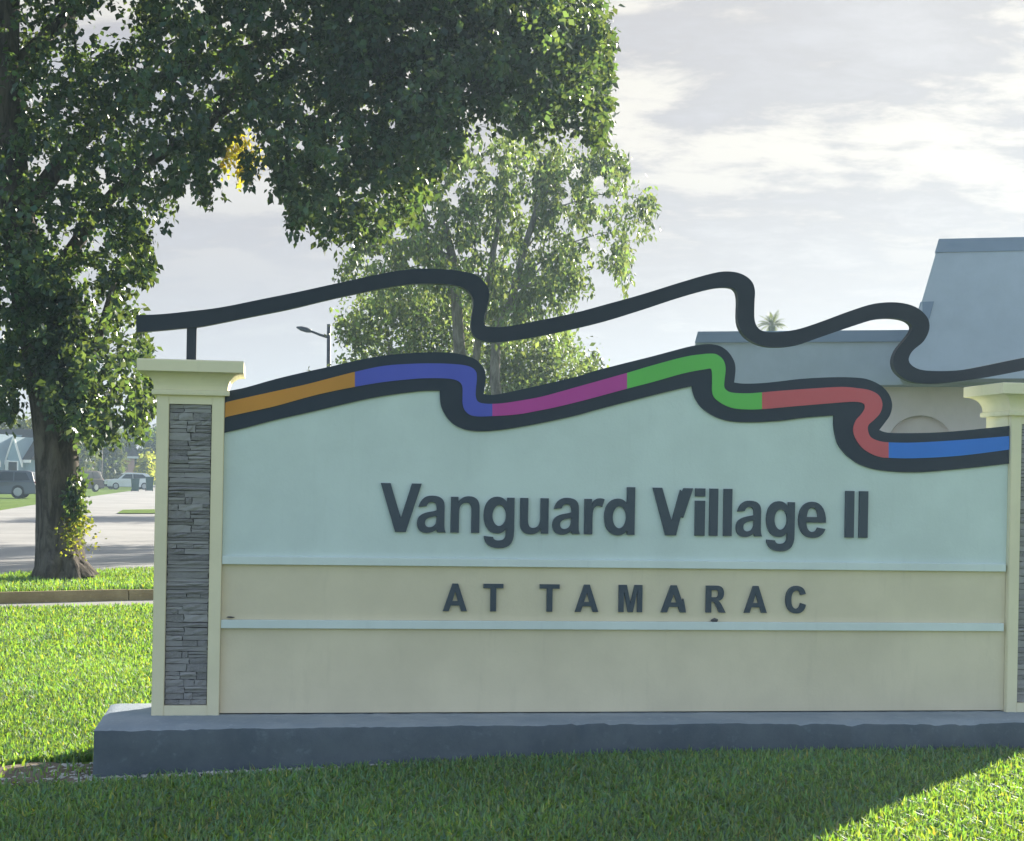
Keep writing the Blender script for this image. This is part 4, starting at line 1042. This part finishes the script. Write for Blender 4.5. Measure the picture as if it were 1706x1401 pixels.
hatch_glass = dict(cabin=[(.22, .60), (.38, .93), (.46, 1.0), (.80, .98), (.90, .93), (.985, .62)], z0=.62, z1=.98,
                   side=[[(.30, .65), (.40, .90), (.55, .92), (.55, .65)], [(.565, .65), (.565, .92), (.78, .90), (.88, .68)]],
                   front=(.225, .64, .37, .91), rear=(.985, .66, .905, .91))
GRP = None
VD = math.atan2(R0.y, R0.x)
g = G(-10, 829.5)
car('parked_car', 'slate grey sport utility car parked in front of the white gabled house', Vector((g.x, g.y, 0)), VD + math.radians(8), 4.7, 1.9, 1.54, suv_prof, suv_glass, M['suv'], 'cars parked along the far side', .37)
g = G(124, 819)
car('parked_car', 'black car half hidden behind the thick tree trunk', Vector((g.x, g.y, 0)), VD + math.radians(60), 4.3, 1.85, 1.58, suv_prof, suv_glass, M['darkcar'], 'cars parked along the far side')
g = G(213, 815.5)
car('parked_car', 'white hatchback parked beside the green bin', Vector((g.x, g.y, 0)), VD + math.radians(28), 3.95, 1.74, 1.47, hatch_prof, hatch_glass, M['whitecar'], 'cars parked along the far side', .31)
def wheelie(loc, label, h=.95):
    o = empty('wheelie_bin', loc, VD + .3); tag(o, label, 'bin', 'bins by the far verge')
    v = [(-.24, -.26, .06), (.24, -.26, .06), (.24, .26, .06), (-.24, .26, .06), (-.30, -.33, h), (.30, -.33, h), (.30, .33, h), (-.30, .33, h)]
    mesh_obj('body', v, [(0, 3, 2, 1), (4, 5, 6, 7), (0, 1, 5, 4), (1, 2, 6, 5), (2, 3, 7, 6), (3, 0, 4, 7)], M['bin'], o)
    box_obj('lid', -.33, .33, -.37, .35, h + .001, h + .07, M['bin'], o, .02)
    for sgn in (-1, 1):
        bm = bmesh.new(); bmesh.ops.create_cone(bm, cap_ends=True, segments=12, radius1=.1, radius2=.1, depth=.05)
        w = bm_obj('wheel', bm, M['tyre'], o); w.rotation_euler = (0, math.pi / 2, 0); w.location = (sgn * .27, .26, .1)
wheelie(Vector(G(225, 819)), 'dark green bin standing in front of the white hatchback')
wheelie(Vector(G(249, 818.5)), 'dark green bin nearest the stone faced pillar, right of the white hatchback', 1.1)

# ------------------------------------------------------------------ far houses
def gable_house(name, label, loc, rz, W, Dp, Hw, Hr, wall, gables=()):
    o = empty(name, loc, rz); tag(o, label, 'house')
    box_obj('wall', -W / 2, W / 2, 0, Dp, -.05, Hw, wall, o)
    e = .35
    v = [(-W / 2 - e, -e, Hw - .1), (W / 2 + e, -e, Hw - .1), (W / 2 + e, Dp + e, Hw - .1), (-W / 2 - e, Dp + e, Hw - .1), (-W / 2 - e, Dp / 2, Hw + Hr), (W / 2 + e, Dp / 2, Hw + Hr)]
    mesh_obj('roof', v, [(0, 1, 5, 4), (2, 3, 4, 5), (0, 4, 3), (1, 2, 5), (3, 2, 1, 0)], M['roof'], o)
    for (x, w, h, dep) in gables:
        b = Hw - .15
        gf = mesh_obj('gable', [(x - w / 2, -dep, -.05), (x + w / 2, -dep, -.05), (x + w / 2, -dep, b), (x, -dep, b + h), (x - w / 2, -dep, b), (x - w / 2, .6, -.05), (x + w / 2, .6, -.05), (x + w / 2, 1.6, b), (x, 2.2, b + h), (x - w / 2, 1.6, b)],
                      [(0, 1, 2, 3, 4), (9, 8, 7, 6, 5), (0, 5, 6, 1), (1, 6, 7, 2), (2, 7, 8, 3), (3, 8, 9, 4), (4, 9, 5, 0)], wall, o)
        for sgn in (-1, 1):
            p_, q_ = Vector((x + sgn * (w / 2 + .28), -dep - .05, b - .22)), Vector((x, -dep - .05, b + h + .12))
            n_ = Vector((0, 0, .30))
            vv = [p_, q_, q_ - n_, p_ - n_]; vv2 = vv + [a + Vector((0, .12, 0)) for a in vv]
            mesh_obj('bargeboard', vv2, [(0, 1, 2, 3), (7, 6, 5, 4), (0, 4, 5, 1), (1, 5, 6, 2), (2, 6, 7, 3), (3, 7, 4, 0)], M['white'], gf)
        box_obj('corner_post', x - w / 2 - .12, x - w / 2 + .28, -dep - .06, -dep + .1, -.05, b, M['white'], gf)
        wf = box_obj('window', x - .55, x + .55, -dep - .05, -dep - .002, 1.0, 2.2, M['white'], o)
        box_obj('pane', x - .45, x + .45, -dep - .06, -dep - .051, 1.08, 2.12, M['window'], wf)
    box_obj('eave_board', -W / 2 - e, W / 2 + e, -e - .04, -e + .03, Hw - .32, Hw - .11, M['white'], o)
    return o
HD = 120.0
hp = AT(-6, 800, HD); hp.z = 0
gable_house('house', 'pale house with grey roof and white trimmed gables behind the slate car', hp, VD - math.radians(30), 7.0, 4.5, 2.4, 2.2, M['house_wall'], gables=((.75, 1.5, 1.9, 1.3), (2.35, 1.3, 1.7, .6)))
hp = AT(182, 800, 165.0); hp.z = 0
gable_house('house', 'salmon walled house half hidden by trees behind the white hatchback', hp, VD + math.radians(20), 5.0, 8.0, 3.2, 1.6, M['salmon'])

# ------------------------------------------------------------------ far trees
far = [  # px outline, depth, label
    ([(-80, 640), (-30, 660), (10, 690), (40, 700), (62, 690), (80, 720), (78, 765), (40, 770), (-80, 760)], 130, 'grey green tree rising behind the gabled house', [(10, 740, .2), (60, 745, .16)], M['leaf_far'], 200),
    ([(60, 690), (110, 680), (150, 700), (160, 740), (158, 795), (120, 800), (70, 790)], 150, 'dark rounded tree standing behind the black car', [(120, 770, .2)], M['leaf_far'], 170),
    ([(150, 720), (170, 705), (200, 715), (205, 760), (196, 800), (165, 795)], 158, 'narrow dull green tree between the black car and white hatchback', [(172, 750, .16), (178, 750, .12)], M['leaf_far'], 110),
    ([(190, 725), (215, 712), (245, 715), (290, 705), (300, 780), (270, 800), (215, 790)], 170, 'pale green loose tree standing behind the white hatchback', [(212, 760, .14), (226, 760, .14), (238, 760, .14)], M['leaf_mid'], 150),
    ([(237, 775), (243, 760), (250, 762), (253, 790), (246, 796), (238, 792)], 152, 'small yellow shrub beside the bin nearest the pillar', [], M['leaf_yellow'], 40),
    ([(430, 690), (465, 672), (493, 654), (510, 636), (524, 634), (540, 648), (590, 676), (620, 710), (600, 735), (450, 735)], 62, 'round tree whose top just shows over the wave border by the street lamp', [(480, 720, .2), (540, 720, .16)], M['leaf_far'], 330),
]
for poly, dep, lab, stems, mt, nc in far:
    bush_tree('shrub' if 'shrub' in lab else 'tree', poly, dep, lab, 'shrub' if 'shrub' in lab else 'tree', mt, nc, 22, max(.14, dep * .0034), 5.5 * (110 / max(dep, 62)) ** .5, stems, ds=1.6, group=None)
wood = [(270, 730), (420, 712), (600, 722), (800, 735), (980, 718), (1200, 728), (1420, 715), (1700, 722), (1900, 715), (1900, 812), (270, 812)]
pts, T = canopy(wood, 900, 20, 175.0, 3.0, 5)
tag(leaf_mesh('tree_line', pts, .75, M['leaf_far'], None, tint=T, droop=.4, width=.6), 'far tree line behind the sign', kind='stuff')
pb = AT(166, 800, 140.0)
palm('palm_tree', Vector((pb.x, pb.y, 0)), 5.0, 'slim palm with a dark trunk between black car and white hatchback', 1.6, 22, M['palm_leaf'], .14)

# ------------------------------------------------------------------ grass
def grass(name, pts, hgt, wid, cmul=None):
    n = len(pts)
    h = hgt * RNG.uniform(.55, 1.25, n); w = wid * RNG.uniform(.7, 1.3, n)
    az = RNG.uniform(0, 2 * np.pi, n); lean = np.abs(RNG.normal(0.5, .35, n))
    dx, dy = np.cos(az), np.sin(az)
    az2 = az + np.pi / 2 + RNG.normal(0, .5, n)
    sx, sy = np.cos(az2) * w / 2, np.sin(az2) * w / 2
    b = pts
    mid_ = b + np.stack([dx * h * lean * .35, dy * h * lean * .35, h * .58], 1)
    tip = b + np.stack([dx * h * lean * 1.05, dy * h * lean * 1.05, h * (1 - .35 * np.minimum(lean, 1))], 1)
    sv = np.stack([sx, sy, np.zeros(n)], 1)
    V = np.stack([b - sv, b + sv, mid_ + sv * .85, mid_ - sv * .85, tip], 1).reshape(-1, 3)
    idx = np.arange(n)[:, None] * 5
    Fc = np.concatenate([idx + np.array([0, 1, 2]), idx + np.array([0, 2, 3]), idx + np.array([3, 2, 4])], 1).reshape(-1)
    me = bpy.data.meshes.new(name)
    me.vertices.add(5 * n); me.vertices.foreach_set('co', V.astype(np.float32).ravel())
    me.loops.add(9 * n); me.loops.foreach_set('vertex_index', Fc.astype(np.int32))
    me.polygons.add(3 * n); me.polygons.foreach_set('loop_start', (np.arange(3 * n) * 3).astype(np.int32)); me.polygons.foreach_set('loop_total', np.full(3 * n, 3, np.int32))
    patch = .5 + .5 * np.sin(b[:, 0] * 2.1 + 1.3 * np.sin(b[:, 1] * 1.7)) * np.sin(b[:, 1] * 2.6 + np.sin(b[:, 0] * 1.1))
    tv = RNG.uniform(.6, 1.35, n) * (.88 + .24 * patch)
    dry = (RNG.uniform(size=n) < .06)
    r_ = tv * RNG.uniform(.85, 1.35, n); r_[dry] *= 1.9
    T = np.stack([r_, tv * np.where(dry, 1.25, 1), tv * np.where(dry, 1.1, RNG.uniform(.6, 1.3, n)), np.ones(n)], 1)
    at = me.attributes.new('tint', 'FLOAT_COLOR', 'POINT'); at.data.foreach_set('color', np.repeat(T, 5, 0).astype(np.float32).ravel())
    me.materials.append(M['grass']); me.update(); me.validate()
    o = link(bpy.data.objects.new(name, me)); o['kind'] = 'stuff'; o['label'] = 'lawn grass blades'; return o
def scatter(n, d0, d1, u0, u1, power=1.0):
    d = np.sqrt(RNG.uniform(d0 ** 2, d1 ** 2, n)); u = RNG.uniform(u0, u1, n)
    q = _C + np.outer(d, _F) + np.outer(u * d, np.array(R0))
    return q[:, 0], q[:, 1]
soil_c = G(104, 1300, .03); 
SRX, SRY = .52, .42
def soil_mask(x, y):
    # bare earth by the left end of the base and a thin worn line along its front
    a = ((x - soil_c.x) / SRX) ** 2 + ((y - soil_c.y) / SRY) ** 2 + .25 * np.sin(x * 19) * np.sin(y * 23)
    front = fl.y + (x - fl.x) * dirf.y
    line = (np.abs(y - front + .03) < (.20 * (1 - sstep(-2.0, 1.6, x)) + .015)) & (x > fl.x - .1)
    keep = RNG.uniform(size=len(x))
    return ~(((a < 1) & (keep > .04)) | (line & (keep > .10)))
def not_base(x, y):
    front = fl.y + (x - fl.x) * dirf.y
    return ~((x > fl.x - .01) & (x < XE + .02) & (y > front - .012) & (y < bl.y + .02))
def kerb_side(x, y, lo=0.0):
    d = isl_front[1]; return (x - d.x) * kn.x + (y - d.y) * kn.y
parts_xy = [scatter(150000, 6.3, 9.4, -.42, .42), scatter(26000, 9.0, 11.5, -.40, .45), scatter(70000, 9.0, 13.5, -.44, -.19), scatter(60000, 13.5, 20.5, -.42, -.17), scatter(9000, 11.0, 18, -.19, .45), scatter(34000, 5.0, 9.5, -.66, -.42), scatter(34000, 9.5, 20.5, -.62, -.44), scatter(20000, 6.0, 10.5, .42, .60)]
X = np.concatenate([a for a, b in parts_xy]); Y = np.concatenate([b for a, b in parts_xy])
road_near = G(0, 1017); rn2 = G(255, 1012); rdv = (rn2 - road_near).normalized(); rnn = Vector((-rdv.y, rdv.x, 0)); rnn = rnn if rnn.y > 0 else -rnn
k = soil_mask(X, Y) & not_base(X, Y) & (((X - road_near.x) * rnn.x + (Y - road_near.y) * rnn.y) < RNG.normal(-.02, .04, len(X)))
X, Y = X[k], Y[k]
dist = np.hypot(X - CAM.x, Y - CAM.y)
grass('lawn', np.stack([X, Y, ground_h(X, Y) - .004], 1), .062 + .0008 * dist, .0085 + .0006 * dist)
# verge grass
X, Y = scatter(52000, 19.5, 27, -.40, -.12)
e2 = isl_back[1]; bd = (isl_back[2] - isl_back[1]).normalized(); bn_ = Vector((-bd.y, bd.x, 0)); bn_ = bn_ if bn_.y < 0 else -bn_
k = (kerb_side(X, Y) > .16) & (((X - e2.x) * bn_.x + (Y - e2.y) * bn_.y) > RNG.normal(0, .03, len(X)))
X, Y = X[k], Y[k]
grass('verge_grass', np.stack([X, Y, np.full(len(X), .122)], 1), .085, .016)
# bare soil and rubble by the plinth
n = 26; th = np.linspace(0, 2 * np.pi, n, endpoint=False)
rr = 1 + .18 * np.sin(3 * th + 1) + RNG.uniform(-.1, .1, n)
V = [(soil_c.x, soil_c.y, float(ground_h(soil_c.x, soil_c.y)) + .014)]
for f, dz in ((.5, .012), (1.0, .004)):
    V += [(soil_c.x + .56 * f * r * math.cos(t), soil_c.y + .44 * f * r * math.sin(t), float(ground_h(soil_c.x + .4 * f * math.cos(t), soil_c.y + .36 * f * math.sin(t))) + dz + random.uniform(-.003, .005)) for t, r in zip(th, rr)]
Fc = [(0, 1 + i, 1 + (i + 1) % n) for i in range(n)] + [(1 + i, 1 + n + i, 1 + n + (i + 1) % n, 1 + (i + 1) % n) for i in range(n)]
tag(mesh_obj('bare_soil', V, Fc, M['soil'], smooth=True), kind='structure')
ico = bmesh.new(); bmesh.ops.create_icosphere(ico, subdivisions=1, radius=1.0)
iv = np.array([v.co[:] for v in ico.verts]); ifc = [tuple(v.index for v in f.verts) for f in ico.faces]; ico.free()
V, Fc = [], []
def pebble(x, y, s, zoff=0.0):
    n0 = len(V); c = iv * (1 + RNG.uniform(-.3, .3, (len(iv), 1))) * np.array([s * RNG.uniform(.8, 1.6), s * RNG.uniform(.8, 1.4), s * RNG.uniform(.4, .7)])
    z = float(ground_h(x, y)) + .012 + zoff
    for q in c: V.append((x + q[0], y + q[1], z + q[2]))
    Fc.extend([tuple(n0 + i for i in f) for f in ifc])
for _ in range(300):
    a = RNG.uniform(0, 6.283); r = math.sqrt(RNG.uniform(0, 1))
    pebble(soil_c.x + .5 * r * math.cos(a), soil_c.y + .33 * r * math.sin(a), RNG.uniform(.004, .016))
for _ in range(420):
    x = fl.x + abs(RNG.normal(0, 1.1)); y = fl.y + (x - fl.x) * dirf.y - abs(RNG.normal(.02, .05))
    pebble(x, y, RNG.uniform(.004, .012), .012)
tag(mesh_obj('rubble', V, Fc, M['drive']), 'pale rubble along the foot of the sign', kind='stuff')
